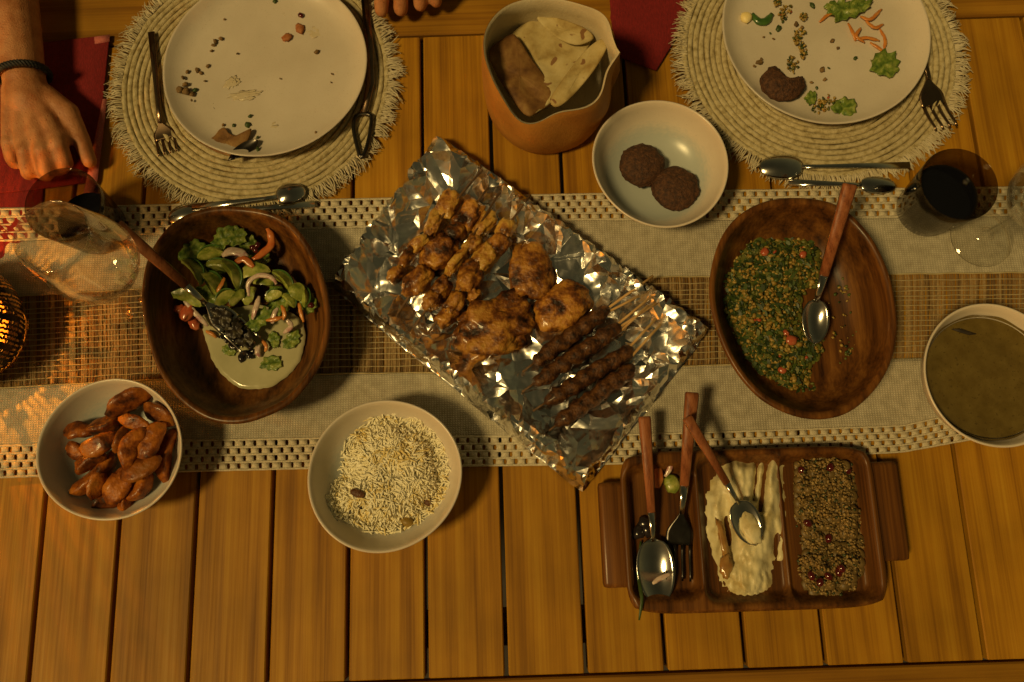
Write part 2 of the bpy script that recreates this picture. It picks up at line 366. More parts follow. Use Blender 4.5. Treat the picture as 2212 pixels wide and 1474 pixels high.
CRUMB = M('crumb', (.10, .06, .02), (.24, .14, .05), scale=200, rough=.8, rand=.3)
CRUMBR = M('spiced crumb', (.30, .09, .02), (.40, .16, .05), scale=200, rough=.7)
BLACK = M('black lacquered metal', (.014, .012, .011), (.025, .022, .02), scale=60, rough=.4, metal=.6)
FLOORM = M('terrace stone', (.03, .025, .02), (.05, .042, .035), scale=6, rough=.8, bump=.4, bscale=40)
WAX = M('wax', (.6, .5, .36), rough=.5)
FLAME = bpy.data.materials.new('flame'); FLAME.use_nodes = True
_b = FLAME.node_tree.nodes['Principled BSDF']; _b.inputs['Emission Color'].default_value = (1, .34, .06, 1); _b.inputs['Emission Strength'].default_value = 60

# ------------------------------------------------------------------ setting: floor and table
mb = MB(); mb.add([(-30, -30, -.75), (30, -30, -.75), (30, 30, -.75), (-30, 30, -.75)], [(0, 1, 2, 3)])
tag(mb.build('floor', FLOORM), kind='structure')
PITCH, YB, YT = .095, -.4090, .4497
table = thing('dining_table', (.1, .02, -.75), 'slatted teak dining table that carries the whole meal', 'table')
def plank_mesh(hx, hy, hz, bev):
    bm = bmesh.new(); bmesh.ops.create_cube(bm, size=2); bmesh.ops.scale(bm, vec=(hx, hy, hz), verts=bm.verts)
    bmesh.ops.bevel(bm, geom=bm.edges[:], offset=bev, segments=1, affect='EDGES')
    me = bpy.data.meshes.new('plank'); bm.to_mesh(me); bm.free(); return me
pm = plank_mesh(PITCH / 2 - .0026, (YT - YB) / 2 - .0016, .017, .0013); pm.materials.append(TEAK)
for k in range(-8, 10):
    o = bpy.data.objects.new('plank', pm); col.objects.link(o); o.parent = table
    o.location = Vector(((k + .5) * PITCH, (YB + YT) / 2, -.017 + rnd(-.0004, 0))) - ORIG[table.name]
x0, x1 = -8 * PITCH, 10 * PITCH
rm = plank_mesh((x1 - x0) / 2 + .06, .05, .011, .002); rm.materials.append(TEAKX)
for y in (YB - .0516, YT + .0516):
    o = bpy.data.objects.new('rail', rm); col.objects.link(o); o.parent = table
    o.location = Vector(((x0 + x1) / 2, y, -.0112)) - ORIG[table.name]
em = plank_mesh(.028, (YT - YB) / 2 - .0016, .011, .002); em.materials.append(TEAK)
for x in (x0 - .031, x1 + .031):
    o = bpy.data.objects.new('end_rail', em); col.objects.link(o); o.parent = table
    o.location = Vector((x, (YB + YT) / 2, -.0111)) - ORIG[table.name]
for y in (YB + .05, (YB + YT) / 2, YT - .05):
    mb = MB(); box(mb, Vector(((x0 + x1) / 2, y, -.065)), ((x1 - x0) / 2 - .02, .02, .03), bev=.003); mb.build('support_beam', TEAKX, table, smooth=False)
for x in (x0 + .03, x1 - .03):
    for y in (YB + .03, YT - .03):
        mb = MB(); box(mb, Vector((x, y, -.387)), (.035, .035, .363), bev=.004); mb.build('leg', TEAK, table, smooth=False)

# ------------------------------------------------------------------ table runner
runner = thing('table_runner', at(1106, 720), 'cream and brown woven table runner with lattice edges along the table', 'table runner')
XS = (-300, 0, 300, 720, 1250, 1600, 1950, 2212, 2600)
ET = list(zip(XS, (462, 452, 445, 432, 420, 412, 408, 405, 402)))
LT = list(zip(XS, (530, 520, 506, 492, 474, 473, 468, 464, 460)))
BT = list(zip(XS, (655, 643, 624, 608, 600, 597, 592, 589, 585)))
BB = list(zip(XS, (845, 838, 822, 808, 800, 787, 776, 770, 765)))
LB = list(zip(XS, (972, 964, 954, 946, 942, 932, 920, 862, 800)))
EB = list(zip(XS, (1040, 1031, 1020, 1010, 1003, 996, 976, 928, 865)))
def rz(px, py): return .0030 + .0030 * nz(px * .006, py * .011, 2) + .0005 * nz(px * .03, py * .03, 5)
def band(a, b, name, mat, nx=240, ny=16):
    mb = MB(); vs_ = []
    for j in range(ny + 1):
        for i in range(nx + 1):
            px = -300 + 2900 * i / nx; y0, y1 = interp(a, px), interp(b, px); py = y0 + (y1 - y0) * j / ny + 1.5 * nz(px * .02, j * .8, 9)
            vs_.append(at(px, py, rz(px, py)))
    fs = [(j * (nx + 1) + i, (j + 1) * (nx + 1) + i, (j + 1) * (nx + 1) + i + 1, j * (nx + 1) + i + 1) for j in range(ny) for i in range(nx)]
    mb.add(vs_, fs); return mb.build(name, mat, runner, solid=-.0009)
# weave material for the cream bands: warp and weft threads as relief and colour
def weave(name, c1, c2, sx, sy):
    m = M(name, c1, c2, scale=90, rough=.92); nt = m.node_tree; N = nt.nodes; L = nt.links; b = N['Principled BSDF']
    tc = N.new('ShaderNodeTexCoord'); hs = []
    for d, s in (('X', sx), ('Y', sy)):
        w = N.new('ShaderNodeTexWave'); w.bands_direction = d; w.inputs['Scale'].default_value = s; w.inputs['Distortion'].default_value = 1.6; w.inputs['Detail'].default_value = 2; w.inputs['Detail Scale'].default_value = 3
        L.new(tc.outputs['Object'], w.inputs['Vector']); hs.append(w)
    mx = N.new('ShaderNodeMath'); mx.operation = 'MULTIPLY'; L.new(hs[0].outputs['Fac'], mx.inputs[0]); L.new(hs[1].outputs['Fac'], mx.inputs[1])
    bu = N.new('ShaderNodeBump'); bu.inputs['Strength'].default_value = .8; bu.inputs['Distance'].default_value = .0008; L.new(mx.outputs[0], bu.inputs['Height']); L.new(bu.outputs[0], b.inputs['Normal'])
    old = b.inputs['Base Color'].links[0].from_socket
    mr = N.new('ShaderNodeMapRange'); mr.inputs[3].default_value = .66; mr.inputs[4].default_value = 1.08; L.new(mx.outputs[0], mr.inputs[0])
    h = N.new('ShaderNodeHueSaturation'); L.new(mr.outputs[0], h.inputs['Value']); L.new(old, h.inputs['Color']); L.new(h.outputs[0], b.inputs['Base Color'])
    return m
WEAVE = weave('cotton weave', (.46, .41, .30), (.62, .56, .43), 95, 110)
band(LT, BT, 'cream_band', WEAVE); band(BB, LB, 'cream_band', WEAVE)
def lattice(a, b, nrow, seed):
    random.seed(seed); mb = MB(); px = -300; pitch = 23.0; NC = int(2900 / pitch)
    def P(x, v, dz=0.0):
        y0, y1 = interp(a, x), interp(b, x); py = y0 + (y1 - y0) * v + .9 * nz(x * .05, v * 5, seed)
        return at(x, py, rz(x, py) + dz)
    for r in range(nrow):
        v0, v1 = r / nrow, (r + 1) / nrow; off = pitch * .5 * (r % 2)
        for c in range(NC):
            xa = px + c * pitch + off + 2.3 + rnd(-.8, .8); xb = px + (c + 1) * pitch + off - 2.3 + rnd(-.8, .8)
            g = .1 / nrow; vs_ = []
            for j, v in enumerate((v0 + g, (v0 + v1) / 2, v1 - g)):
                ins = 0 if j == 1 else -1.4
                for i, x in enumerate((xa - ins * -0, (xa + xb) / 2, xb)):
                    q = x + ((1.2 if i == 0 else -1.2 if i == 2 else 0) if j == 1 else 0)
                    vs_.append(P(q, v, .0009 if (i == 1 and j == 1) else .0002))
            mb.add(vs_, [(0, 3, 4, 1), (1, 4, 5, 2), (3, 6, 7, 4), (4, 7, 8, 5)])
        # threads that run between the rows
    for r in range(nrow + 1):
        v = r / nrow; w = .16 / nrow; xs = [px + 2900 * i / 260 for i in range(261)]; vs_ = []
        for x in xs: vs_ += [P(x, v - w, .0001), P(x, v, .0008), P(x, v + w, .0001)]
        fs = []
        for i in range(260):
            for q in (0, 1): a_ = i * 3 + q; fs.append((a_, a_ + 1, a_ + 4, a_ + 3))
        mb.add(vs_, fs)
    tag(mb.build('lattice_border', CLOTH2, runner, solid=-.0006), kind='stuff')
lattice(ET, LT, 4, 11); lattice(LB, EB, 4, 12)
random.seed(21)
mb = MB(); px = -300.0
while px < 2600:
    w = rnd(2.6, 5.2); lean = rnd(-2, 2); mi = random.choice((0, 0, 1, 1, 2)); y0, y1 = interp(BT, px) - 2, interp(BB, px) + 2; vs_ = []
    nseg = 10
    for j in range(nseg + 1):
        t = j / nseg; x = px + lean * math.sin(t * 3.1) + 1.3 * nz(px * .3, t * 6); y = y0 + (y1 - y0) * t
        ww = w * (.62 if t < .09 or t > .91 else 1.05)
        z = .0016 + .0006 * math.sin(t * 40 + px)
        vs_ += [at(x, y, z), at(x + ww * .5, y, z + .0005), at(x + ww, y, z)]
    fs = []
    for j in range(nseg):
        for q in (0, 1): a_ = j * 3 + q; fs.append((a_, a_ + 3, a_ + 4, a_ + 1))
    mb.add(vs_, fs, mi); px += w + rnd(.2, 1.6)
tag(mb.build('brown_warp', JUTE, runner), kind='stuff')
WEFT = M('weft thread', (.42, .34, .17), (.55, .46, .26), scale=80, rough=.9)
for r in range(17):
    t = (.0, .075, .15, .2, .26, .31, .37, .43, .49, .55, .61, .67, .73, .79, .85, .925, 1.0)[r]; mb = MB(); pts = []
    for i in range(241):
        x = -300 + 2900 * i / 240; y = interp(BT, x) + (interp(BB, x) - interp(BT, x)) * t + 1.6 * nz(x * .025, r * 3.7)
        pts.append(at(x, y, .0032))
    tube(mb, pts, .00055 if r not in (0, 16) else .001, 4, .6); mb.build('weft_thread', WEFT, runner)

# ------------------------------------------------------------------ place mats, plates
def rope_mesh(Rm, pitch):
    mb = MB(); turns = (Rm - .02) / pitch; n = int(turns * 90); path = []; rad = []
    vs_ = []; k = 6; tw = 0.0; last = None
    for i in range(n + 1):
        a = 2 * math.pi * turns * i / n; r = .02 + pitch * turns * i / n
        p = Vector((r * math.cos(a), r * math.sin(a), 0))
        if last is not None: tw += (p - last).length
        last = p; t = Vector((-math.sin(a), math.cos(a), 0)); s = Vector((math.cos(a), math.sin(a), 0))
        for j in range(k):
            b = 2 * math.pi * j / k
            bul = .0041 * (1 + .17 * math.sin(tw * 620 + b * 2 + 1.2 * nz(i * .07)) + .15 * nz(i * .5, j))
            vs_.append(p + s * (math.cos(b) * bul * 1.04) + Vector((0, 0, .0040 + math.sin(b) * bul * .85 + .0006 * nz(r * 60, a * 2))))
    fs = []
    for i in range(n):
        for j in range(k):
            a_, b_ = i * k + j, i * k + (j + 1) % k; fs.append((a_, b_, b_ + k, a_ + k))
    mb.add(vs_, fs); return mb
def fringe_mesh(Rm, n, L0, L1):
    mb = MB()
    for q in range(n):
        a = 2 * math.pi * q / n + rnd(-.01, .01); L = rnd(L0, L1) * (1 + .25 * nz(a * 9)); sk = rnd(-.4, .4) + .5 * nz(a * 14, 3)
        p0 = Vector(((Rm - .004) * math.cos(a), (Rm - .004) * math.sin(a), rnd(.002, .007))); path = []
        for t in (0, .33, .66, 1):
            aa = a + sk * L * t * t / Rm * 1.2; rr = Rm - .004 + L * t
            path.append(Vector((rr * math.cos(aa), rr * math.sin(aa), p0.z * (1 - t) + t * rnd(.001, .006) + .003 * math.sin(3 * t))))
        tube(mb, path, [.0010, .0011, .0009, .0004], 3, caps=False)
    return mb
def placemat(px, py, rpx, label):
    c = at(px, py, 0); Rm = span(px, py, rpx); t = thing('placemat', c, label, 'placemat', 'round rope placemats')
    Rr = Rm - .019
    for mb, nm, mt in ((rope_mesh(Rr, .0079), 'rope_coil', ROPE), (fringe_mesh(Rr, 1150, .014, .026), 'fringe', FRINGE)):
        mb.v = [(v[0] + c.x, v[1] + c.y, v[2] + c.z + .0004) for v in mb.v]
        o = mb.build(nm, mt, t)
        if nm == 'fringe': o['kind'] = 'stuff'
    return c, Rm
random.seed(5)
placemat(552, 178, 319, 'round rope placemat with fringed rim under the plate left almost empty')
placemat(1768, 118, 322, 'round rope placemat with fringed rim under the plate with salad scraps')
PZ = .0088
def plate(px, py, rpx, label, seed):
    zr = PZ + .021; c0 = at(px, py, zr); Rm = span(px, py, rpx, zr); c = Vector((c0.x, c0.y, PZ))
    prof = [(0, .001), (.30 * Rm / .5 * .5, .001), (.58 * Rm, 0), (.62 * Rm, 0), (.66 * Rm, .003), (.86 * Rm, .008), (.96 * Rm, .0165), (.995 * Rm, .0205), (Rm, .0218), (.992 * Rm, .0228), (.975 * Rm, .0215),
            (.94 * Rm, .0165), (.86 * Rm, .0105), (.78 * Rm, .0078), (.6 * Rm, .0068), (.3 * Rm, .0064), (.02 * Rm, .0064)]
    mb = MB(); lathe(mb, c, prof, 96, wob=lambda a, z: 1 + .008 * math.sin(2 * a + seed) + .005 * math.sin(3 * a + seed * 2) + .003 * nz(math.cos(a) * 3, math.sin(a) * 3, seed), c0=True, c1=True)
    tag(mb.build('dinner_plate', CREAM, origin=c), label, 'plate', 'speckled dinner plates'); return c, Rm
cl, Rl = plate(572, 138, 219, 'speckled cream dinner plate with crumbs and a torn piece of flatbread', 1)
cr_, Rr_ = plate(1783, 62, 226, 'speckled cream dinner plate with salad scraps and a bitten fritter', 4)
PT = PZ + .0068                                              # food surface of the plates

# ------------------------------------------------------------------ bowls
def white_bowl(px, py, rpx, h, label, seed, wob=.02, name='serving_bowl', depth=1.0):
    c0 = at(px, py, h); Rm = span(px, py, rpx, h); c = Vector((c0.x, c0.y, .0025))
    H = h - .0025
    prof = [(0, .001), (.44 * Rm, .001), (.46 * Rm, 0), (.50 * Rm, 0), (.52 * Rm, .004), (.74 * Rm, .018 * depth), (.90 * Rm, H * .62), (.975 * Rm, H * .9), (.998 * Rm, H * .985), (1.0 * Rm, H), (.985 * Rm, H + .0012), (.962 * Rm, H * .985),
            (.93 * Rm, H * .86), (.86 * Rm, H * .60), (.74 * Rm, H * .38), (.58 * Rm, .013), (.40 * Rm, .0095), (.2 * Rm, .0085), (.02 * Rm, .0083)]
    mb = MB(); lathe(mb, c, prof, 96, wob=lambda a, z: 1 + wob * z / H * (math.sin(2 * a + seed) + .5 * math.sin(3 * a + seed * 1.7)), c0=True, c1=True)
    tag(mb.build(name, BOWLG, origin=c), label, 'bowl', 'white stoneware bowls'); return c, Rm
white_bowl(237, 970, 155, .058, 'white stoneware bowl heaped with roasted potato wedges', 2.2, .022)
rc, rR = white_bowl(830, 1026, 165, .060, 'white stoneware bowl of rice at the runner edge', .8, .018)
fc, fR = white_bowl(1427, 351, 148, .060, 'white stoneware bowl holding two dark round fritters', 3.5, .02)
sc_, sR = white_bowl(2150, 809, 157, .064, 'white stoneware bowl of brown green soup', 5.0, .012)
def wood_bowl(pts, h, label, seed):
    cx = sum(p[0] for p in pts) / len(pts); cy = sum(p[1] for p in pts) / len(pts); n = 96
    loop = smooth_loop([(p[0], p[1], 0) for p in pts], n); rim = [at(p.x, p.y, h) for p in loop]
    c = Vector((sum(p.x for p in rim) / n, sum(p.y for p in rim) / n, .003)); prof = [(.02, .002), (.5, .001), (.56, 0), (.60, .003), (.78, .020), (.92, .05), (.985, h - .010), (1.0, h - .003), (.985, h), (.945, h - .001), (.925, h - .006),
            (.88, .048), (.78, .027), (.64, .0165), (.4, .0125), (.2, .0115), (.02, .011)]
    rr = []
    for s, z in prof:
        rr.append([(c.x + (p.x - c.x) * s, c.y + (p.y - c.y) * s, c.z + max(0, z - .003) + (.0018 * nz(j * .09, s * 2, seed) if z > h - .02 else 0)) for j, p in enumerate(rim)])
    mb = MB(); rings(mb, rr); tag(mb.build('wooden_bowl', ACACIA, origin=c), label, 'bowl', 'carved wooden bowls'); return c
SB = wood_bowl([(505, 444), (600, 462), (663, 520), (702, 610), (714, 700), (690, 790), (630, 868), (560, 905), (500, 916), (440, 903), (380, 858), (335, 790), (309, 690), (306, 610), (325, 540), (370, 482), (430, 452)], .072,
               'dark wooden bowl of cucumber salad in milky dressing', 1)
TB = wood_bowl([(1735, 426), (1810, 442), (1868, 490), (1910, 560), (1934, 640), (1939, 720), (1923, 790), (1885, 850), (1830, 893), (1765, 906), (1700, 893), (1640, 858), (1590, 800), (1555, 730), (1534, 650), (1537, 580), (1560, 510), (1600, 462), (1660, 432)], .072,
               'dark wooden bowl half full of green herb salad', 2)
mb = MB(); lathe(mb, Vector((sc_.x, sc_.y, .0455)), [(sR * .855, 0), (sR * .84, -.0007), (sR * .5, -.0003), (.001, 0)], 72, c1=True)
tag(mb.build('soup', SOUP, origin=(sc_.x, sc_.y, .0455)), 'brown green lentil soup filling the white bowl', 'soup')
mb = MB(); n = 96; rr = [[], []]
for j in range(n):
    a = 2 * math.pi * j / n; q = .002 + .0035 * max(0, nz(math.cos(a) * 3, math.sin(a) * 3, 2) + .25)
    for k_, (r0, dz) in enumerate(((sR * .868, 0), (sR * .868 + q * .75, q))): rr[k_].append((sc_.x + r0 * math.cos(a), sc_.y + r0 * math.sin(a), .0458 + dz))
rings(mb, rr, 0, False, False); tag(mb.build('soup_residue', SOUP, origin=(sc_.x, sc_.y, .0458)), 'film of dried soup on the bowl wall above the soup', 'soup')
mb = MB(); p = at(2082, 716, .047); tube(mb, [p + Vector((-.014, .003, 0)), p + Vector((-.005, .001, .001)), p + Vector((.006, -.003, .0008)), p + Vector((.015, -.004, 0))], [.0006, .0028, .0024, .0004], 6, .2)
tag(mb.build('bay_leaf', CLOVE, origin=p), 'small dark leaf floating on the soup', 'leaf')

# ------------------------------------------------------------------ foil tray
FC = [at(944, 284, .032), at(1530, 704, .032), at(1259, 1050, .032), at(712, 602, .032)]   # top, right, bottom, left corners of the rim
def FP(u, v, z):
    a = FC[0] * (1 - u) + FC[1] * u; b = FC[3] * (1 - u) + FC[2] * u; p = a * (1 - v) + b * v
    return Vector((p.x, p.y, z))
FLU = (FC[1] - FC[0]).length; FLV = (FC[3] - FC[0]).length
def foil_z(d):
    if d < -.004: return .004
    if d < .004: return .004 + .030 * sstep(-.005, .003, d)
    if d < .010: return .034
    return .0075 + .0265 * (1 - sstep(.010, .036, d))
random.seed(31); fpts = []
cells = {}
def try_pt(x, y, r):
    k = (int(x / .01), int(y / .01)); m = int(r / .01) + 1
    for i in range(-m, m + 1):
        for j in range(-m, m + 1):
            for q in cells.get((k[0] + i, k[1] + j), ()):
                if (q[0] - x) ** 2 + (q[1] - y) ** 2 < r * r: return False
    cells.setdefault(k, []).append((x, y)); fpts.append((x, y)); return True
ext = .006
for i in range(90000):
    x, y = rnd(-ext, FLU + ext), rnd(-ext, FLV + ext)
    d = min(x, FLU - x, y, FLV - y)
    zone = nz(x * 18, y * 18, 4)
    r = .0050 if d < .010 else (.016 + .013 * zone if d < .045 else .024 + .02 * zone)
    if nz(x * 22, y * 22, 8) > .22: r *= .45
    try_pt(x, y, max(.003, r))
fv = []
for (x, y) in fpts:
    d = min(x, FLU - x, y, FLV - y) + .0035 * nz(x * 40, y * 40, 1)
    z = foil_z(d); amp = .0085 if d > .04 else (.0110 if d > .012 else .0052)
    z += rnd(-amp, amp) * (.4 if d < -.003 else 1)
    jx, jy = (rnd(-.0016, .0016), rnd(-.0016, .0016)) if d < .012 else (0, 0)
    fv.append(FP((x + jx) / FLU, (y + jy) / FLV, max(.0035, z)))
tri = delaunay_2d_cdt([Vector(p) for p in fpts], [], [], 0, 1e-6)
mb = MB(); mb.add(fv, [tuple(f) for f in tri[2]])
fo = Vector((FC[0] + FC[2]) / 2); fo.z = .003
foil_t = thing('foil_tray', fo, 'shallow oven tray lined with crumpled foil carrying the grilled meat', 'tray')
fs_ = mb.build('foil_sheet', FOIL, foil_t, smooth=True); fs_.data.set_sharp_from_angle(angle=R(34))
mb = MB(); n = 48; q = []
for a in range(4): q.append((0, 0))
mb.add([FP(-.002, -.003, .0028), FP(1.002, -.003, .0028), FP(1.002, 1.003, .0028), FP(-.002, 1.003, .0028)] + [FP(-.002, -.003, .0045), FP(1.002, -.003, .0045), FP(1.002, 1.003, .0045), FP(-.002, 1.003, .0045)],
       [(3, 2, 1, 0), (4, 5, 6, 7), (0, 1, 5, 4), (1, 2, 6, 5), (2, 3, 7, 6), (3, 0, 4, 7)])
mb.build('tray_base', STEEL, foil_t, smooth=False)
FZ = .0098
def chunk(t, px, py, rx, ry, ang, seed, mat, z=None, rzz=.011):
    c = at(px, py, (z or FZ) + rzz * .85); k = span(px, py, 1, c.z); mb = MB()
    blob(mb, c, (rx * k, ry * k, rzz), R(ang), seed, .34, 1.5, 4, flatb=.8, amp2=.16, bx=.72); return mb.build('meat_chunk', mat, t)
rows = [
 ('chicken skewer with pale chunks along the corner side of the foil tray', [(972, 440, 33, 26, 1), (938, 484, 30, 19, 1), (906, 527, 27, 17, 1), (879, 558, 23, 15, 0), (856, 592, 22, 15, 0)], (848, 612), (1042, 366)),
 ('chicken skewer with the largest charred chunk on the foil tray', [(1014, 465, 36, 29, 0), (985, 502, 22, 22, 0), (949, 545, 44, 36, 0), (903, 607, 36, 27, 0)], (856, 682), (1063, 394)),
 ('chicken skewer with thin yellow strips between two thicker skewers', [(1047, 485, 32, 20, 1), (1022, 527, 25, 19, 1), (986, 568, 36, 14, 1), (954, 622, 25, 20, 0), (934, 650, 23, 20, 0)], (892, 712), (1081, 413)),
 ('chicken skewer beside the three boneless chicken pieces on the foil', [(1092, 497, 27, 21, 1), (1079, 527, 26, 24, 0), (1049, 556, 32, 27, 1), (1014, 601, 36, 30, 0), (1024, 640, 15, 14, 0), (980, 657, 30, 22, 0), (966, 684, 25, 21, 0)], (925, 719), (1146, 421)),
]
for i, (lab, ch, s0, s1) in enumerate(rows):
    t = thing('chicken_skewer', at(ch[2][0], ch[2][1], FZ), lab, 'skewer', 'chicken skewers on the foil tray')
    for j, (px, py, a, b, pale) in enumerate(ch):
        chunk(t, px, py, a * 1.02, b * .84, 52 + rnd(-16, 16), i * 10 + j, CHICKP if pale else CHICK, rzz=.0105 + .002 * (a > 33))
    mb = MB(); tube(mb, [at(s0[0], s0[1], FZ + .010), at(ch[2][0], ch[2][1], FZ + .013), at(s1[0], s1[1], FZ + .02)], .0017, 6); mb.build('stick', STICKB, t)
for i, (px, py, a, b, ang, lab) in enumerate([
    (1146, 588, 66, 45, 98, 'grilled chicken piece standing upright nearest the bread basket'), (1216, 664, 66, 46, 40, 'grilled chicken piece with a pale stripe above the minced meat skewers'),
    (1068, 704, 82, 64, 22, 'largest dark grilled chicken piece with a ragged edge on the foil')]):
    c = at(px, py, FZ + .010); k = span(px, py, 1, c.z); mb = MB()
    blob(mb, c, (a * k, b * k, .0135), R(ang), 40 + i * 3, .24 if i < 2 else .42, 1.2 if i < 2 else 1.9, 4, flatb=.75, amp2=.12 if i < 2 else .20, bx=.85)
    tag(mb.build('chicken_piece', CHICK, origin=Vector((c.x, c.y, FZ))), lab, 'chicken', 'boneless chicken on the foil tray')
for i, (a, b, sticks, lab) in enumerate([
    ((1152, 786), (1316, 664), [((1316, 664), (1411, 596)), ((1318, 672), (1380, 640))], 'minced meat skewer lying against the chicken pieces, first of four'),
    ((1152, 830), (1342, 703), [((1335, 700), (1408, 640)), ((1340, 706), (1418, 655))], 'minced meat skewer second from the chicken pieces'),
    ((1176, 872), (1368, 752), [((1340, 716), (1400, 660)), ((1358, 752), (1418, 688))], 'minced meat skewer third from the chicken pieces'),
    ((1200, 920), (1372, 790), [((1366, 768), (1428, 700))], 'minced meat skewer farthest from the chicken pieces, along the foil wall')]):
    za = FZ + .0105; A, B = at(a[0], a[1], za), at(b[0], b[1], za); t = thing('kofta_skewer', Vector((A.x, A.y, FZ)), lab, 'skewer', 'minced meat skewers on the foil tray')
    mb = MB(); n = 44; path = [A.lerp(B, j / n) + Vector((0, 0, .0018 * nz(j * .17, i * 5))) for j in range(n + 1)]
    side = (B - A).normalized().cross(Vector((0, 0, 1))); k = 12; vs_ = []
    for j, p in enumerate(path):
        e = math.sqrt(max(0.02, 1 - abs(2 * j / n - 1) ** 7)); p = p + side * .0025 * nz(j * .12, i * 9 + 3)
        for q in range(k):
            an = 2 * math.pi * q / k; r = .0108 * e * (1 + .22 * nz(j * .3, q * .55, i * 4) + .1 * math.sin(j * .9 + i) + .12 * nz(j * .9, q * 1.3, i))
            vs_.append(p + side * (math.cos(an) * r) + Vector((0, 0, math.sin(an) * r * .9)))
    fs = [(j * k + q, j * k + (q + 1) % k, (j + 1) * k + (q + 1) % k, (j + 1) * k + q) for j in range(n) for q in range(k)] + [tuple(reversed(range(k))), tuple(range(n * k, n * k + k))]
    mb.add(vs_, fs); mb.build('minced_meat', KOFTA, t)
    for s0, s1 in sticks:
        mb = MB(); tube(mb, [at(*s0, FZ + .011), at(*s1, FZ + .021)], .0017, 6); mb.build('stick', STICK, t)
    mb = MB(); d = (A - B).normalized(); tube(mb, [A - d * .004, A + d * .017 + Vector((0, 0, -.003))], .0016, 6); mb.build('stick', STICKB, t)

def TRI(a, k):
    """rounded triangle: radius at angle a, k rounds it"""
    b = (a % (2 * math.pi / 3)) - math.pi / 3; return min(1.25, (.62 / math.cos(b)) * (1 - k) + k)
def rough_up(mb, amp, fq, seed):
    mb.v = [(v[0] + amp * nz(v[0] * fq, v[1] * fq, v[2] * fq + seed), v[1] + amp * nz(v[1] * fq, v[2] * fq, v[0] * fq + seed), v[2] + amp * nz(v[2] * fq, v[0] * fq, v[1] * fq + seed)) for v in mb.v]
# ------------------------------------------------------------------ potatoes, fritters, rice
random.seed(8)
PLAB = ['long curved potato wedge low in the heap, its tip pointing down left', 'long upright potato wedge along the bowl wall, rightmost in the heap', 'small potato wedge at the bottom of the heap, left of the lowest one', 'stubby upright potato wedge, lowest in the heap',
 'potato wedge low in the heap, right of the lowest stubby one', 'small pointed potato wedge at the left end of the heap, lower of two', 'pointed potato wedge at the left end of the heap, upper of two', 'rounded potato wedge half under the big topmost wedge',
 'upright potato wedge in the lower middle of the heap', 'potato wedge between the long curved one and the lower middle one', 'broad upright potato wedge right of the heap centre', 'potato wedge slanting down to the bowl rim, upper right of the heap',
 'slim upright potato wedge in the very middle of the heap', 'slanted potato wedge just below the middle wedge', 'small upright potato wedge just left of the middle wedge', 'glossy potato wedge left of the heap centre, slanting upward',
 'thin potato stick lying just below the topmost wedge', 'largest potato wedge, lying highest in the heap', 'half hidden potato wedge just above the long curved one']
for i, (px, py, ln, wd, an) in enumerate([(204, 1025, 105, 34, 45), (364, 981, 100, 30, 80), (235, 1084, 60, 28, 20), (274, 1082, 48, 26, 80), (302, 1048, 62, 32, 60), (166, 976, 48, 30, -30), (171, 935, 58, 32, 0), (225, 917, 62, 37, 20),
    (256, 1045, 72, 38, 60), (215, 1040, 62, 38, 70), (333, 955, 78, 42, 65), (346, 896, 68, 34, -35), (289, 966, 78, 36, 70), (307, 1012, 78, 34, 25), (256, 950, 48, 26, 75), (215, 958, 74, 38, 25), (292, 914, 64, 25, -20), (279, 868, 92, 42, 28), (196, 1000, 60, 30, 30)]):
    ctr = (250, 970); dd = math.hypot(px - ctr[0], py - ctr[1]) / 150; z = .018 + .026 * max(0, 1 - dd * dd) + (.010 if i > 9 else 0) + .012 * max(0, dd - .55)
    c = at(px, py, z); k = span(px, py, 1, z); L = ln * k * .58; e0, e1 = rnd(.15, .5), rnd(.06, .3); bow = rnd(.15, .42) * L * random.choice((-1, 1)); d = Vector((math.cos(R(an)), math.sin(R(an)), 0)); s = Vector((-d.y, d.x, 0)); path = []; rad = []
    for j in range(11):
        t = j / 5 - 1; path.append(c + d * (t * L) + s * (bow * (1 - t * t) - bow * .5) + Vector((0, 0, rnd(-.3, .3) * .002 + t * rnd(-.002, .002)))); rad.append(wd * k * .66 * max(e0 if t < 0 else e1, (1 - abs(t) ** (3.4 if t < 0 else 2.4)) ** .6))
    ph = rnd(0, 2.1); mb = MB(); tube(mb, path, rad, 18, .95, prof=lambda a: TRI(a + ph, .16)); rough_up(mb, .0022, 75, i)
    tag(mb.build('potato_wedge', POTATO, origin=c), PLAB[i], 'potato wedge', 'potato wedges in the white bowl')
for i, (px, py, r, lab) in enumerate([(1387, 357, 49, 'dark round fritter closer to the foil tray, in the white bowl'), (1458, 407, 50, 'dark round fritter closer to the bowl rim by the wooden bowl, whole')]):
    c = at(px, py, .026); mb = MB(); blob(mb, c, (r * span(px, py, 1, .03),) * 2 + (.0135,), 0, 60 + i, .10, 3, 4, amp2=.07)
    tag(mb.build('fritter', FALAFEL, origin=c), lab, 'fritter', 'fritters in the white bowl')
random.seed(9)
RP = [(700, 1080), (735, 1020), (745, 960), (790, 905), (850, 888), (915, 905), (955, 950), (975, 1010), (970, 1060), (945, 1100), (900, 1130), (860, 1150), (800, 1152), (760, 1135), (720, 1120)]
grain = [Vector((-1, 0, 0)), Vector((-.55, .8, .6)), Vector((-.55, -.8, .6)), Vector((-.55, 0, -1)), Vector((.55, .8, .6)), Vector((.55, -.8, .6)), Vector((.55, 0, -1)), Vector((1, 0, 0))]
gf = [(0, 1, 2), (0, 2, 3), (0, 3, 1), (1, 4, 5, 2), (2, 5, 6, 3), (3, 6, 4, 1), (7, 5, 4), (7, 6, 5), (7, 4, 6)]
mb = MB(); rpc = (848, 1020); cnt = 0
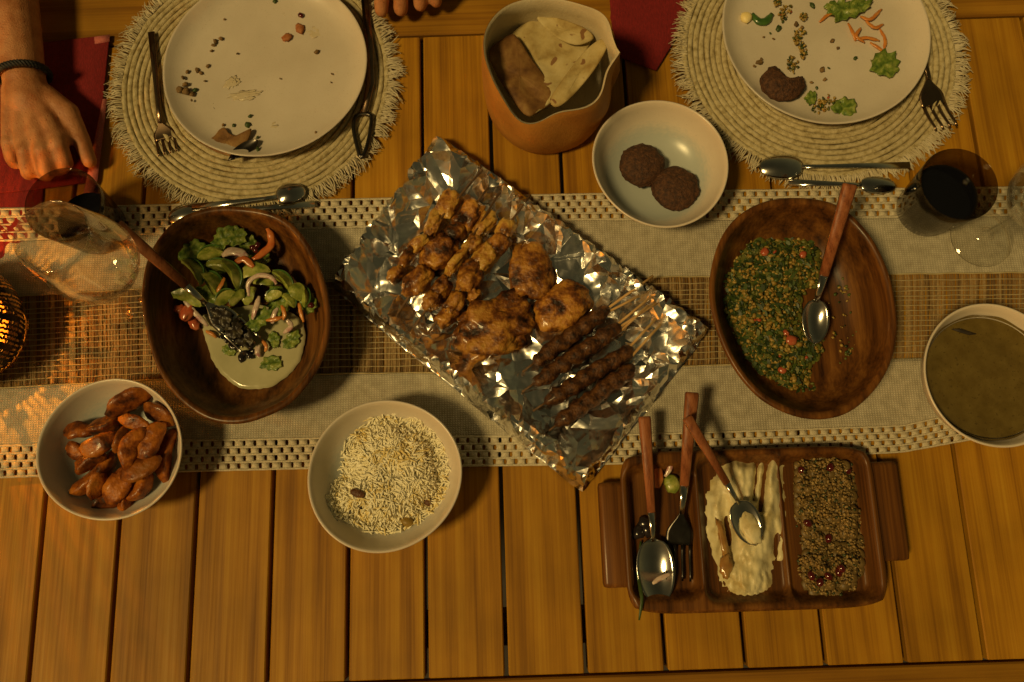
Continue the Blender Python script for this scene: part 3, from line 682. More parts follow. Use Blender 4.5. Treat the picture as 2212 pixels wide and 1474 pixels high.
def rice_h(px, py):
    e = min(1, edge_dist(px, py, RP) / 60); dx = at(px, py, .03)
    base = .011 + .034 * (((dx - Vector((rc.x, rc.y, .03))).length / rR) ** 2.6)
    return max(base, .017 + .021 * sstep(0, 1, e) + .005 * nz(px * .02, py * .02, 3))
while cnt < 2500:
    px, py = rnd(695, 980), rnd(885, 1155)
    if not inpoly(px, py, RP): continue
    z = rice_h(px, py) + rnd(-.0010, .0020); p = at(px, py, z); L = rnd(.0068, .0100); a = rnd(0, 2 * math.pi); el = rnd(-.14, .14)
    d = Vector((math.cos(a) * math.cos(el), math.sin(a) * math.cos(el), math.sin(el))); s = d.cross(Vector((0, 0, 1))).normalized(); u = s.cross(d); bend = rnd(-.28, .28)
    r = .0011; mb.add([p + d * (q.x * L) + s * (q.y * r + bend * L * (q.x ** 2)) + u * (q.z * r) for q in grain], gf, 1 if (nz(px * .02, py * .02, 7) > .12 and random.random() < .45) or random.random() < .04 else 0); cnt += 1
# body of the mound under the loose grains
for i in range(14):
    for j in range(14):
        px, py = 700 + 275 * i / 13, 890 + 260 * j / 13
        if inpoly(px, py, RP) and edge_dist(px, py, RP) > 14:
            z = rice_h(px, py); c = at(px, py, z * .5 + .002); blob(mb, c, (.009, .009, z * .5 - .002), 0, i + j, .2, 2, 2, 0)
tag(mb.build('rice', [RICE, RICEY], origin=rc), 'mound of long grain rice in the white bowl', 'rice', kind='stuff')
for i, (px, py, a, b, m, lab) in enumerate([(772, 1066, 17, 9, RAISIN, 'reddish raisin lying across the rice'), (925, 1084, 11, 10, RAISIN, 'dark raisin at the rice edge by the bowl wall'), (880, 1128, 16, 11, BULG[0], 'yellow brown raisin at the foot of the rice'),
      (753, 1106, 12, 5, CLOVE, 'short black clove lying on the rice'), (775, 1092, 11, 3, CLOVE, 'thin black spice stick on the rice')]):
    z = rice_h(px, py) + .003; c = at(px, py, z); k = span(px, py, 1, z); mb = MB(); blob(mb, c, (a * k, b * k, b * k * .8), R(-20 if i < 3 else (15 if i == 3 else -50)), i, .25, 2.5, 2)
    tag(mb.build('raisin' if i < 3 else 'spice', m, origin=c), lab, 'raisin' if i < 3 else 'spice')

# ------------------------------------------------------------------ cutlery
def frame(P0, P1):
    t = (P1 - P0).normalized(); s = t.cross(Vector((0, 0, 1))).normalized(); return t, s, s.cross(t)
def spoon_bowl(mb, A, B, W, depth, mi=0):
    """bowl from neck A to tip B; depth > 0: open side up"""
    t, s, u = frame(A, B); L = (B - A).length; NI, NJ = 18, 12; vs_ = []
    for i in range(NI + 1):
        q = i / NI; w = W * math.sqrt(max(0, 1 - (2 * (q ** .86) - 1) ** 2)) if 0 < i < NI else W * .12 * (1 if i == 0 else .3)
        w = max(w, W * .12 * (1 - q)); dz = depth * math.sin(math.pi * min(1, max(0, q))) ** .7
        for j in range(NJ + 1):
            v = 2 * j / NJ - 1; vs_.append(A + t * (L * q) + s * (w * v) - u * (dz * (1 - v * v)))
    fs = [(i * (NJ + 1) + j, i * (NJ + 1) + j + 1, (i + 1) * (NJ + 1) + j + 1, (i + 1) * (NJ + 1) + j) for i in range(NI) for j in range(NJ)]
    mb.add(vs_, fs, mi)
def bar(mb, pts, ws, th, mi=0):
    """flat tapered bar through pts with half widths ws, half thickness th (number or list)"""
    pts = [Vector(p) for p in pts]; rr = []
    if not isinstance(th, (list, tuple)): th = [th] * len(pts)
    for i, p in enumerate(pts):
        t = (pts[min(i + 1, len(pts) - 1)] - pts[max(0, i - 1)]).normalized(); s = t.cross(Vector((0, 0, 1))).normalized(); u = s.cross(t)
        w, h = ws[i], th[i]; b = min(w, h) * .45
        rr.append([p + s * x + u * y for x, y in ((w - b, -h), (w, -h + b), (w, h - b), (w - b, h), (-w + b, h), (-w, h - b), (-w, -h + b), (-w + b, -h))])
    rings(mb, rr, mi)
def fork_head(mb, A, B, W, mi=0):
    t, s, u = frame(A, B); L = (B - A).length; prof = lambda q: -.006 * math.sin(math.pi * min(1, q * 1.1)) * L / .06
    NI, NJ = 9, 8; vs_ = []
    for i in range(NI + 1):
        q = .5 * i / NI; w = W * (.14 + .86 * sstep(0, .7, i / NI))
        for j in range(NJ + 1): vs_.append(A + t * (L * q) + s * (w * (2 * j / NJ - 1)) + u * prof(q))
    mb.add(vs_, [(i * (NJ + 1) + j, i * (NJ + 1) + j + 1, (i + 1) * (NJ + 1) + j + 1, (i + 1) * (NJ + 1) + j) for i in range(NI) for j in range(NJ)], mi)
    for k in range(4):
        c = W * (-.85 + 1.7 * k / 3); vs_ = []; n = 6
        for i in range(n + 1):
            q = .49 + .51 * i / n; w = W * .15 * (1 - .55 * i / n); p = A + t * (L * q) + s * c + u * (prof(q))
            vs_ += [p - s * w, p + s * w]
        mb.add(vs_, [(2 * i, 2 * i + 1, 2 * i + 3, 2 * i + 2) for i in range(n)], mi)
def table_spoon(end, neck, tip, z, W, depth, label, mat=STEEL, hw=.0035, group=None):
    E_, N_, T_ = at(end[0], end[1], z[0]), at(neck[0], neck[1], z[1]), at(tip[0], tip[1], z[2])
    o = thing('spoon', Vector((T_.x, T_.y, min(z))), label, 'spoon', group)
    mb = MB(); spoon_bowl(mb, N_, T_, W, depth); mb.build('spoon_bowl', mat, o, solid=-.0012)
    mb = MB(); bar(mb, [E_, E_.lerp(N_, .5), E_.lerp(N_, .85), N_ + (T_ - N_) * .05], [hw * 1.35, hw, hw * .7, hw * .8], .0011); mb.build('handle', mat, o)
    return o
def wood_handle(o, E_, N_, w0, w1, h0):
    t, s, u = frame(E_, N_); mb = MB(); q = E_.lerp(N_, .78)
    bar(mb, [E_, E_.lerp(q, .03), E_.lerp(q, .5), q], [w0 * .9, w0, (w0 + w1) / 2, w1], [h0 * .8, h0, h0 * .9, h0 * .62]); hd = mb.build('wooden_handle', HANDLEW, o)
    mb = MB(); bar(mb, [q - t * .001, E_.lerp(N_, .9), N_ + t * .003], [w1 * .92, w1 * .7, w1 * .5], [h0 * .55, h0 * .42, .0013]); mb.build('ferrule', STEEL, o)
    mb = MB(); bar(mb, [E_ + t * .003, q], [w0 * 1.03, w1 * 1.03], [.0010, .0009]); mb.build('tang', STEEL, hd)
# left setting: fork, serving piece with open loop, two spoons
def fork(end, neck, tip, z, W, label, mat, hw=.0042):
    E_, N_, T_ = at(end[0], end[1], z[0]), at(neck[0], neck[1], z[1]), at(tip[0], tip[1], z[2]); o = thing('fork', Vector((N_.x, N_.y, min(z))), label, 'fork', 'table forks')
    mb = MB(); fork_head(mb, N_, T_, W); mb.build('fork_head', mat, o, solid=-.0013)
    mb = MB(); bar(mb, [E_, E_.lerp(N_, .4), E_.lerp(N_, .85), N_ + (T_ - N_) * .06], [hw * 1.15, hw, hw * .75, hw * .8], .0014); mb.build('handle', mat, o)
fork((327, 70), (345, 262), (362, 332), (.012, .013, .0115), .0145, 'brown steel fork lying on the placemat beside the almost empty plate', BRONZE)
fork((1975, -20), (2004, 165), (2046, 278), (.016, .0165, .0145), .0175, 'dark fork half under the plate with salad scraps', BRONZE)
o = thing('steak_knife', at(790, 200, .010), 'dark metal utensil with an open loop end beside the almost empty plate', 'utensil')
mb = MB(); bar(mb, [at(784, -40, .012), at(797, 90, .012), at(800, 180, .012), at(786, 250, .012)], [.005, .006, .006, .004], .0015); mb.build('blade', BRONZE, o)
mb = MB(); lp = smooth_loop([at(x, y, .0125) for x, y in ((768, 252), (785, 246), (801, 250), (801, 275), (793, 315), (781, 340), (772, 318), (764, 278))], 48)
tube(mb, lp + [lp[0], lp[1]], .0028, 6, .6, caps=False); mb.build('loop_handle', DARKST, o)
table_spoon((680, 441), (450, 458), (362, 470), (.011, .013, .012), .0165, -.007, 'larger spoon lying face down by the salad bowl below the almost empty plate', STEEL, group='table spoons')
table_spoon((415, 448), (596, 426), (660, 410), (.0185, .0175, .014), .0150, -.006, 'smaller spoon lying across the larger one above the salad bowl', STEEL, group='table spoons')
table_spoon((1965, 357), (1735, 360), (1638, 362), (.0125, .0135, .012), .0180, -.007, 'larger spoon on the placemat under the plate with salad scraps', STEEL, group='table spoons')
table_spoon((1704, 394), (1858, 399), (1936, 401), (.0115, .0125, .0115), .0125, -.005, 'smaller spoon beside the dark drink glass, bowl toward the glass', STEEL, group='table spoons')

# ------------------------------------------------------------------ wooden compartment tray with its food and cutlery
TRZ = .030
a_, b_ = at(1347, 1152, TRZ), at(1905, 1134, TRZ); c_, d_ = at(1625, 968, TRZ), at(1625, 1322, TRZ)
TC = Vector(((a_.x + b_.x) / 2, (c_.y + d_.y) / 2, .0)); THX = (b_.x - a_.x) / 2; THY = (c_.y - d_.y) / 2
tray = thing('compartment_tray', TC + Vector((0, 0, .0028)), 'carved wooden tray with three hollows and end handles, holding dips', 'tray')
comps = []
for (l, r_, t_, b2) in ((1366, 1503, 1000, 1300), (1526, 1694, 980, 1306), (1709, 1868, 976, 1304)):
    p, q = at(l, b2, TRZ), at(r_, t_, TRZ); comps.append(((p.x + q.x) / 2 - TC.x, (p.y + q.y) / 2 - TC.y, (q.x - p.x) / 2, (q.y - p.y) / 2))
def rbox(x, y, c, rad=.018):
    dx, dy = abs(x - c[0]) - c[2] + rad, abs(y - c[1]) - c[3] + rad
    return math.hypot(max(dx, 0), max(dy, 0)) + min(max(dx, dy), 0) - rad
NX, NY = 150, 96; vs_ = []; edge = []
for j in range(NY + 1):
    for i in range(NX + 1):
        u, v = 2 * i / NX - 1, 2 * j / NY - 1
        x = THX * u * (1 - .055 * v ** 8); y = THY * v * (1 - .085 * u ** 8)
        dd = min(rbox(x, y, c) for c in comps)
        z = TRZ - .019 * sstep(.003, -.012, dd) - .004 * max(0, max(abs(u), abs(v)) - .96) / .04 + .0006 * nz(x * 30, y * 30)
        vs_.append((TC.x + x, TC.y + y, z))
W_ = NX + 1
fs = [(j * W_ + i, j * W_ + i + 1, (j + 1) * W_ + i + 1, (j + 1) * W_ + i) for j in range(NY) for i in range(NX)]
per = [i for i in range(NX + 1)] + [j * W_ + NX for j in range(1, NY + 1)] + [NY * W_ + i for i in range(NX - 1, -1, -1)] + [j * W_ for j in range(NY - 1, 0, -1)]
n0 = len(vs_)
for q, p in enumerate(per): x, y, z = vs_[p]; vs_.append((TC.x + (x - TC.x) * .99, TC.y + (y - TC.y) * .985, .012))
n1 = len(vs_)
for q, p in enumerate(per): x, y, z = vs_[p]; vs_.append((TC.x + (x - TC.x) * .93, TC.y + (y - TC.y) * .9, .0028))
K = len(per)
for q in range(K):
    w = (q + 1) % K; fs.append((per[w], per[q], n0 + q, n0 + w)); fs.append((n0 + w, n0 + q, n1 + q, n1 + w))
fs.append(tuple(n1 + q for q in reversed(range(K))))
mb = MB(); mb.add(vs_, fs); mb.build('tray_body', ACACIA, tray)
for (l, r_, t_, b2) in ((1304, 1358, 1040, 1272), (1893, 1939, 996, 1214)):
    p, q = at(l, b2, TRZ - .006), at(r_, t_, TRZ - .006); mb = MB(); box(mb, Vector(((p.x + q.x) / 2, (p.y + q.y) / 2, .017)), ((q.x - p.x) / 2, (q.y - p.y) / 2, .008), bev=.006); mb.build('handle', ACACIA, tray)
def grains(poly, n, hfun, sizes, mats, wts, seed, sub=1):
    random.seed(seed); mb = MB(); x0, x1 = min(p[0] for p in poly), max(p[0] for p in poly); y0, y1 = min(p[1] for p in poly), max(p[1] for p in poly); k = 0
    vv, ff = ico(1)
    while k < n:
        px, py = rnd(x0, x1), rnd(y0, y1)
        if not inpoly(px, py, poly): continue
        if edge_dist(px, py, poly) < 8 and random.random() < .4: continue
        z = hfun(px, py) + rnd(-.003, .0022); p = at(px, py, z); s = rnd(*sizes); mi = random.choices(range(len(mats)), wts)[0]
        cl_ = nz(px * .03, py * .03, seed)
        if mi in (2, 3) and cl_ < -.15 and random.random() < .5: mi = 0
        e = (s * rnd(.7, 1.5), s * rnd(.6, 1), s * rnd(.4, .8)); rt = Matrix.Rotation(rnd(0, 6.3), 3, 'Z') @ Matrix.Rotation(rnd(-.8, .8), 3, 'X')
        mb.add([p + rt @ Vector((v.x * e[0] * rnd(.75, 1.2), v.y * e[1] * rnd(.75, 1.2), v.z * e[2])) for v in vv], ff, mi); k += 1
    return mb
def mound(mb, poly, hfun, step, mi, z0):
    """closed body of a heap under its loose grains"""
    x0, x1 = min(p[0] for p in poly), max(p[0] for p in poly); y0, y1 = min(p[1] for p in poly), max(p[1] for p in poly); y = y0; q = 0
    while y < y1:
        x = x0
        while x < x1:
            if inpoly(x, y, poly) and edge_dist(x, y, poly) > step * .4:
                z = hfun(x, y) - .0015; c = at(x, y, (z + z0) / 2); k = span(x, y, step * .85, c.z); blob(mb, c, (k, k, max(.001, (z - z0) / 2)), 0, q, .3, 2, 2, mi); q += 1
            x += step
        y += step
BP = [(1720, 985), (1760, 975), (1815, 975), (1840, 1000), (1850, 1060), (1862, 1120), (1868, 1180), (1866, 1230), (1845, 1275), (1800, 1292), (1760, 1296), (1735, 1270), (1722, 1220), (1730, 1180), (1716, 1110), (1712, 1040)]
def bh(px, py):
    hole = math.exp(-(((px - 1785) / 55) ** 2 + ((py - 1163) / 34) ** 2))
    return .0125 + .013 * sstep(0, 26, edge_dist(px, py, BP)) - .012 * hole + .011 * nz(px * .05, py * .05, 6)
mb = grains(BP, 2600, bh, (.0010, .0027), GRAIN, (5, 4, 4, 2.2), 41); mound(mb, BP, bh, 16, 2, .0115)
tag(mb.build('grain_salad', GRAIN, origin=at(1785, 1140, .0115)), 'crumbly grain salad filling one hollow of the wooden tray', 'grain salad', kind='stuff')
for i, (px, py) in enumerate([(1732, 1016), (1794, 1010), (1830, 1017), (1790, 1163), (1753, 1244), (1772, 1258), (1790, 1245), (1818, 1228), (1812, 1236), (1745, 1130)]):
    z = bh(px, py) + .0025; c = at(px, py, z); mb = MB(); blob(mb, c, (.0058, .0045, .0042), rnd(0, 3), i, .2, 1.5, 2)
    tag(mb.build('pomegranate_seed', POMEG, origin=c), 'dark red pomegranate seed on the grain salad', 'seed', 'pomegranate seeds on the grain salad')
LP = [(1545, 1025), (1580, 985), (1640, 978), (1690, 985), (1694, 1100), (1698, 1210), (1668, 1215), (1665, 1260), (1625, 1308), (1590, 1290), (1560, 1255), (1540, 1200), (1527, 1140), (1528, 1070)]
random.seed(3); mb = MB(); vs_ = []; idx = {}; fs = []; NS = 56
for j in range(NS + 1):
    for i in range(NS + 1):
        px, py = 1518 + 186 * i / NS, 970 + 346 * j / NS
        ed = edge_dist(px, py, LP) * (1 if inpoly(px, py, LP) else -1) + 6 * nz(px * .06, py * .06, 3) + 9 * nz(px * .16, py * .10, 13) * sstep(1180, 1280, py)
        gouge = math.exp(-((px - 1655 + .12 * (py - 1000)) / 9) ** 2) * (1.2 if py < 1110 else 0) + 1.1 * math.exp(-((px - 1636 + .10 * (py - 1000)) / 6) ** 2) * (1 if 1000 < py < 1085 else 0) + 1.3 * math.exp(-(((px - 1618) / 26) ** 2 + ((py - 992) / 12) ** 2)) + 1.25 * math.exp(-(((px - 1570 - .12 * (py - 1130)) / 13) ** 2 + ((py - 1150) / 62) ** 2)) + 1.3 * math.exp(-(((px - 1676) / 11) ** 2 + ((py - 1190) / 60) ** 2))
        st = .35 * nz(px * .09 + py * .03, py * .02, 8) + .7 * nz(px * .045, py * .04, 1) + .55 * nz(px * .13, py * .08, 4) + .12 * nz(px * .3, py * .2, 9)
        z = .0112 + (.0155 * sstep(-3, 30, ed)) * (1 - 1.05 * gouge) + .005 * st * sstep(0, 14, ed)
        if ed < -3: z = .0085
        idx[(i, j)] = len(vs_); vs_.append(at(px, py, z)); 
for j in range(NS):
    for i in range(NS):
        f = (idx[(i, j)], idx[(i, j + 1)], idx[(i + 1, j + 1)], idx[(i + 1, j)])
        if max(vs_[q].z for q in f) > .0087: fs.append(f)
mb.add(vs_, fs); tag(mb.build('cream_dip', LABNEH, origin=at(1610, 1140, .0112)), 'scraped creamy white dip in the middle hollow of the wooden tray', 'dip')
for i, (px, py, a, b, an, m, lab, nm) in enumerate([(1562, 1170, 9, 48, 8, SAUCE, 'streak of brown spiced oil along the creamy dip', 'sauce_streak'), (1568, 1225, 13, 24, -10, SAUCE, 'patch of brown spiced oil low on the creamy dip', 'sauce_patch')]):
    z = .0255 if i else .022; c = at(px, py, z); k = span(px, py, 1, z); mb = MB(); blob(mb, c, (a * k, b * k, .003), R(an), 70 + i, .5, 2, 3)
    tag(mb.build(nm, m, origin=c), lab, 'sauce')
def serving_spoon(end, neck, tip, z, W, depth, label, w=(.0075, .0048), h=.0045, name='serving_spoon', grp='wooden handled serving cutlery'):
    E_, N_, T_ = at(*end, z[0]), at(*neck, z[1]), at(*tip, z[2]); o = thing(name, Vector((T_.x, T_.y, z[2])), label, 'spoon', grp)
    mb = MB(); spoon_bowl(mb, N_, T_, W, depth); mb.build('spoon_bowl', STEEL, o, solid=-.0012); wood_handle(o, E_, N_, w[0], w[1], h); return o
serving_spoon((1392, 900), (1411, 1165), (1424, 1306), (.050, .026, .022), .0225, .009, 'serving spoon with its shiny bowl up in the first hollow of the wooden tray')
E_, N_, T_ = at(1495, 848, .062), at(1473, 1105, .028), at(1466, 1255, .018); o = thing('serving_fork', Vector((T_.x, T_.y, .018)), 'serving fork with wooden handle in the wooden tray beside the shiny spoon', 'fork', 'wooden handled serving cutlery')
mb = MB(); fork_head(mb, N_, T_, .0165); mb.build('fork_head', DARKST, o, solid=-.0014); wood_handle(o, E_, N_, .0082, .0055, .005)
serving_spoon((1484, 902), (1594, 1084), (1634, 1176), (.078, .045, .038), .0175, .0055, 'serving spoon sunk in the creamy dip, its handle across the fork handle', (.0062, .0042), .004)
c = at(1622, 1142, .037); mb = MB(); blob(mb, c, (.0115, .020, .005), R(22), 77, .4, 2.2, 3, amp2=.12); tag(mb.build('dip_spoonful', LABNEH, origin=c), 'lump of creamy dip in the sunken serving spoon', 'dip')
# leftovers in the first hollow
def strip(name, pts, rad, flat, mat, label, cat, group=None, n=12, zs=None, prof=None):
    P_ = [at(p[0], p[1], p[2]) for p in pts]; P_ = smooth_path(P_, n); k = len(P_)
    rr = [rad * max(.25, (1 - abs(2 * i / (k - 1) - 1) ** 3)) ** .5 for i in range(k)]
    rr = [r * (.62 if name == 'carrot_shred' else 1) for r in rr]; mb = MB(); tube(mb, P_, rr, 8, flat, prof=prof); rough_up(mb, .0008, 200, rad * 1000); return tag(mb.build(name, mat, origin=P_[k // 2]), label, cat, group)
strip('pepper_strip', [(1418, 1000, .018), (1424, 1030, .018), (1420, 1055, .016)], .0055, .5, PEPPER, 'orange red pepper strip at the top of the first tray hollow', 'pepper')
strip('onion_slice', [(1425, 985, .022), (1445, 990, .024), (1448, 1010, .022), (1436, 1030, .018)], .0035, .5, ONION, 'pale onion slice curled beside the pepper strip in the tray', 'onion')
strip('cucumber_slice', [(1440, 1030, .015), (1452, 1045, .016), (1452, 1065, .015)], .010, .4, CUKE, 'green cucumber slice between the fork and spoon in the tray', 'cucumber')
strip('herb_stem', [(1384, 1170, .016), (1378, 1235, .018), (1386, 1290, .034), (1381, 1340, .032)], .0022, .6, HERB, 'dark green herb stem hanging over the tray edge', 'herb')
strip('onion_slice', [(1410, 1262, .031), (1425, 1250, .030), (1448, 1240, .030)], .003, .4, ONION, 'thin onion shred lying in the shiny spoon bowl', 'onion')
for i, (px, py) in enumerate([(1395, 1130), (1380, 1150), (1400, 1145)]):
    c = at(px, py, .015); mb = MB(); blob(mb, c, (.010, .008, .005), i, 80 + i, .5, 2, 2); tag(mb.build('olive_scrap', OLIVE, origin=c), 'dark olive scrap beside the shiny spoon neck, ' + ('right of the trio', 'lowest and nearest the tray wall', 'middle of the trio')[i], 'olive', 'olive scraps in the tray')

# ------------------------------------------------------------------ herb salad bowl
TP = [(1600, 500), (1640, 488), (1690, 505), (1740, 500), (1780, 515), (1788, 560), (1770, 610), (1728, 640), (1735, 690), (1772, 712), (1778, 760), (1748, 790), (1752, 825), (1786, 852), (1740, 862), (1690, 845), (1630, 805), (1598, 760), (1570, 690), (1558, 610), (1572, 545)]
def th(px, py):
    c = at(px, py, .03); dd = max(0, (1600 - px) / 60)
    return .016 + .020 * sstep(0, 55, edge_dist(px, py, TP)) + .012 * dd + .004 * nz(px * .03, py * .03, 12)
mb = grains(TP, 2900, th, (.0011, .0040), BULG, (6, 4, 4, 4.5, 4, .08), 51); mound(mb, TP, th, 20, 4, .013)
for px0, py0, n in ((1830, 640, 26), (1842, 765, 40), (1815, 700, 14), (1850, 610, 10)):
    for i in range(n):
        px, py = random.gauss(px0, 15), random.gauss(py0, 15); c = at(px, py, .0215 + .004 * ((px - 1740) / 120) ** 2 * .6); s = rnd(.0008, .0022)
        blob(mb, c, (s * 1.3, s, s * .6), rnd(0, 6), i, .5, 2, 1, random.choice((0, 1, 2, 3, 4)))
random.seed(55)
for i in range(2200):
    px, py = rnd(1555, 1790), rnd(485, 865)
    if not inpoly(px, py, TP) or nz(px * .025, py * .025, 5) < -.12: continue
    c = at(px, py, th(px, py) + rnd(.0, .004)); s = rnd(.002, .0058); rt = Matrix.Rotation(rnd(0, 6.3), 3, 'Z') @ Matrix.Rotation(rnd(-.7, .7), 3, 'X')
    mb.add([c + rt @ Vector(q) * s for q in ((-1, 0, 0), (-.3, .55, .2), (.4, .35, .05), (1, .1, .25), (.3, -.5, .1), (-.4, -.4, .15))], [(0, 1, 2, 5), (2, 3, 4, 5)], random.choice((2, 3, 3, 4)))
tag(mb.build('herb_salad', BULG, origin=at(1670, 680, .014)), 'chopped parsley and bulgur salad in the wooden bowl', 'herb salad', kind='stuff')
for i, (px, py, r) in enumerate([(1708, 735, 15), (1652, 545, 11), (1698, 720, 9), (1690, 800, 10), (1735, 550, 9), (1640, 506, 9)]):
    c = at(px, py, th(px, py) + .003); k = span(px, py, r, c.z); mb = MB(); blob(mb, c, (k, k * .8, k * .55), i, 90 + i, .4, 2, 2)
    tag(mb.build('tomato_piece', TOMATO, origin=c), 'small diced tomato piece in the green herb salad', 'tomato', 'tomato pieces in the herb salad')
serving_spoon((1836, 398), (1764, 648), (1761, 742), (.112, .046, .036), .0165, .008, 'serving spoon with wooden handle resting in the green herb salad', (.0085, .0058), .005)

# ------------------------------------------------------------------ cucumber salad bowl
DP = [(440, 720), (436, 690), (470, 670), (560, 660), (640, 680), (662, 715), (658, 755), (640, 795), (600, 828), (560, 842), (515, 838), (478, 812), (456, 775)]
lp = smooth_loop([(p[0] + 9 * nz(p[0] * .05, p[1] * .05, 1), p[1] + 7 * nz(p[1] * .06, 2), 0) for p in DP], 96); lp = [Vector((q.x + 3 * nz(q.x * .09, q.y * .09, 4), q.y + 3 * nz(q.y * .08, q.x * .08), 0)) for q in lp]; mb = MB(); cc = Vector((550, 750, 0)); rr = []
for s, z in ((1.0, .0205), (.985, .0222), (.9, .0226), (.5, .0227), (.02, .0227)): rr.append([at(cc.x + (p.x - cc.x) * s, cc.y + (p.y - cc.y) * s, z) for p in lp])
rings(mb, rr, 0, False, True); tag(mb.build('dressing', DRESS, origin=at(550, 750, .0205)), 'milky white dressing pooled in the wooden salad bowl', 'dressing')
def slice_(px, py, ln, wd, an, bow, z, mat, label, cat, group, name, flat=.5, skin=False):
    c = at(px, py, z); k = span(px, py, 1, z); L = ln * k * .50; d = Vector((math.cos(R(an)), math.sin(R(an)), 0)); s = Vector((-d.y, d.x, 0)); B = bow * k; path = []; rad = []
    tl = rnd(-.25, .25); e0, e1 = rnd(.2, .55), rnd(.08, .4)
    for j in range(11):
        t = j / 5 - 1; path.append(c + d * (t * L) + s * (B * (1 - t * t) - B * .5) + Vector((0, 0, t * tl * L))); rad.append(wd * k * .60 * max(e0 if t < 0 else e1, max(0, 1 - abs(t) ** 3) ** .6))
    ph = rnd(0, 2.1); mb = MB(); tube(mb, path, rad, 18, flat * 1.5, prof=lambda a: TRI(a + ph, .03)); rough_up(mb, .0018, 95, px)
    if skin:
        sg = 1 if B > 0 else -1; tube(mb, [p + s * (sg * r * .93) for p, r in zip(path, rad)], [r * .16 + .0002 for r in rad], 6, 2.2, 1)
    return tag(mb.build(name, [mat, CUKES], origin=c), label, cat, group, sharp=38)
random.seed(61)
CLAB = ['long curved cucumber piece crossing toward the fork handle, upper left', 'bright cucumber piece standing out in the middle, pointing up left', 'cucumber piece lying level just right of the bright middle one', 'broad cucumber piece beside the fork neck, above it', 'cucumber piece under the lettuce at the far edge of the salad',
 'cucumber piece sticking out leftmost below the fork handle', 'small cucumber piece just above the fork head, left of two', 'small cucumber piece just above the fork head, right of two', 'slanting cucumber piece under the end of the onion ring', 'upright cucumber piece at the bowl wall, rightmost',
 'stubby cucumber piece beside the rightmost upright one', 'flat cucumber piece between lettuce and the bright middle one', 'half hidden cucumber piece under the long curved one', 'small cucumber piece below the slanting one by the onion ring', 'half buried cucumber piece under the bright middle one', 'small cucumber piece inside the onion ring', 'upright cucumber bit below the bright middle piece', 'cucumber bit half under the onion ring top']
g = 'cucumber pieces in the salad bowl'
for (px, py, ln, wd, an, bow, z) in [(418, 584, 72, 24, -52, 14, .044), (500, 592, 74, 26, -62, 12, .052), (551, 590, 62, 26, 12, 10, .048), (458, 612, 66, 34, -50, 6, .040), (455, 548, 60, 24, 14, 9, .046), (406, 643, 66, 24, -22, 12, .040),
        (486, 642, 48, 22, 32, 8, .046), (512, 642, 44, 20, 48, 6, .044), (612, 606, 58, 22, -48, 8, .044), (656, 640, 56, 20, -78, 8, .044), (640, 632, 40, 28, -70, 4, .046), (470, 575, 54, 24, -8, 6, .038), (436, 588, 44, 22, -35, 6, .036),
        (625, 650, 40, 20, -45, 6, .042), (520, 612, 44, 22, -40, 6, .038), (590, 640, 40, 20, 20, 6, .038), (540, 640, 40, 22, 60, 5, .036), (570, 610, 46, 22, -12, 5, .036)]:
    slice_(px, py, ln, wd, an, bow, z, CUKE, CLAB.pop(0), 'cucumber', g, 'cucumber_piece', .62, True)
def leaf(px, py, r, z, seed, label, cat, group, mat=LETT, name='lettuce_leaf', asp=1.0, rot=0, ruff=.35, tilt=0):
    c = at(px, py, z); k = span(px, py, r, z); mb = MB(); vs_ = [c]; NR, NA = 7, 28; fs = []
    for i in range(1, NR + 1):
        for j in range(NA):
            a = 2 * math.pi * j / NA; q = i / NR; rr = k * q * (1 + .12 * q * math.sin(a * 9 + seed) + .28 * nz(math.cos(a) * 1.5, math.sin(a) * 1.5, seed) + (.13 * nz(a * 4, seed) if i == NR else 0))
            x, y = rr * math.cos(a), rr * math.sin(a) * asp
            zz = k * (ruff * q * q * nz(a * 2.2, seed * 3.3, q) + .18 * nz(x / k * 3, y / k * 3, seed)) + tilt * x
            vs_.append(c + Matrix.Rotation(rot, 3, 'Z') @ Vector((x, y, zz)))
    for j in range(NA): fs.append((0, 1 + j, 1 + (j + 1) % NA))
    for i in range(NR - 1):
        for j in range(NA): a, b = 1 + i * NA + j, 1 + i * NA + (j + 1) % NA; fs.append((a, a + NA, b + NA, b))
    mb.add(vs_, fs); return tag(mb.build(name, mat, origin=c, solid=.0006), label, cat, group)
for i, (px, py, r, z, asp) in enumerate([(412, 540, 34, .044, .7), (482, 514, 28, .046, .8), (512, 512, 24, .048, .9), (535, 528, 22, .044, .8), (560, 690, 30, .040, .7), (545, 560, 26, .036, .8), (450, 575, 34, .030, .8), (560, 560, 26, .032, .8), (600, 650, 34, .032, .8), (445, 640, 28, .030, .8), (665, 655, 20, .040, 1.2)]):
    leaf(px, py, r, z, i + 3, 'ruffled lettuce leaf among the cucumber, ' + clock(px, py, 510, 680, 'bowl'), 'lettuce', 'lettuce in the salad bowl', asp=asp, rot=i)
for i, (px, py, r, z) in enumerate([(586, 785, 24, .0245), (630, 735, 22, .0250), (592, 735, 18, .0250), (494, 757, 16, .0245)]):
    leaf(px, py, r, z, i + 31, 'lettuce leaf in the milky dressing, ' + clock(px, py, 545, 750, 'pool'), 'lettuce', 'lettuce in the dressing', asp=.7, rot=i * .9, ruff=.2)
strip('pepper_strip', [(578, 494, .052), (586, 512, .05), (584, 532, .049), (566, 548, .051), (546, 560, .053)], .0052, .45, PEPPER, 'curled orange pepper strip at the back of the cucumber salad', 'pepper', n=20)
strip('pepper_strip', [(508, 566, .053), (528, 560, .055), (548, 578, .053)], .0048, .3, PEPPER, 'short orange pepper piece beside the purple onion slice', 'pepper')
strip('onion_slice', [(480, 552, .050), (498, 543, .055), (520, 546, .055), (535, 556, .053)], .0058, .35, ONION, 'purple edged onion slice among the cucumber pieces', 'onion')
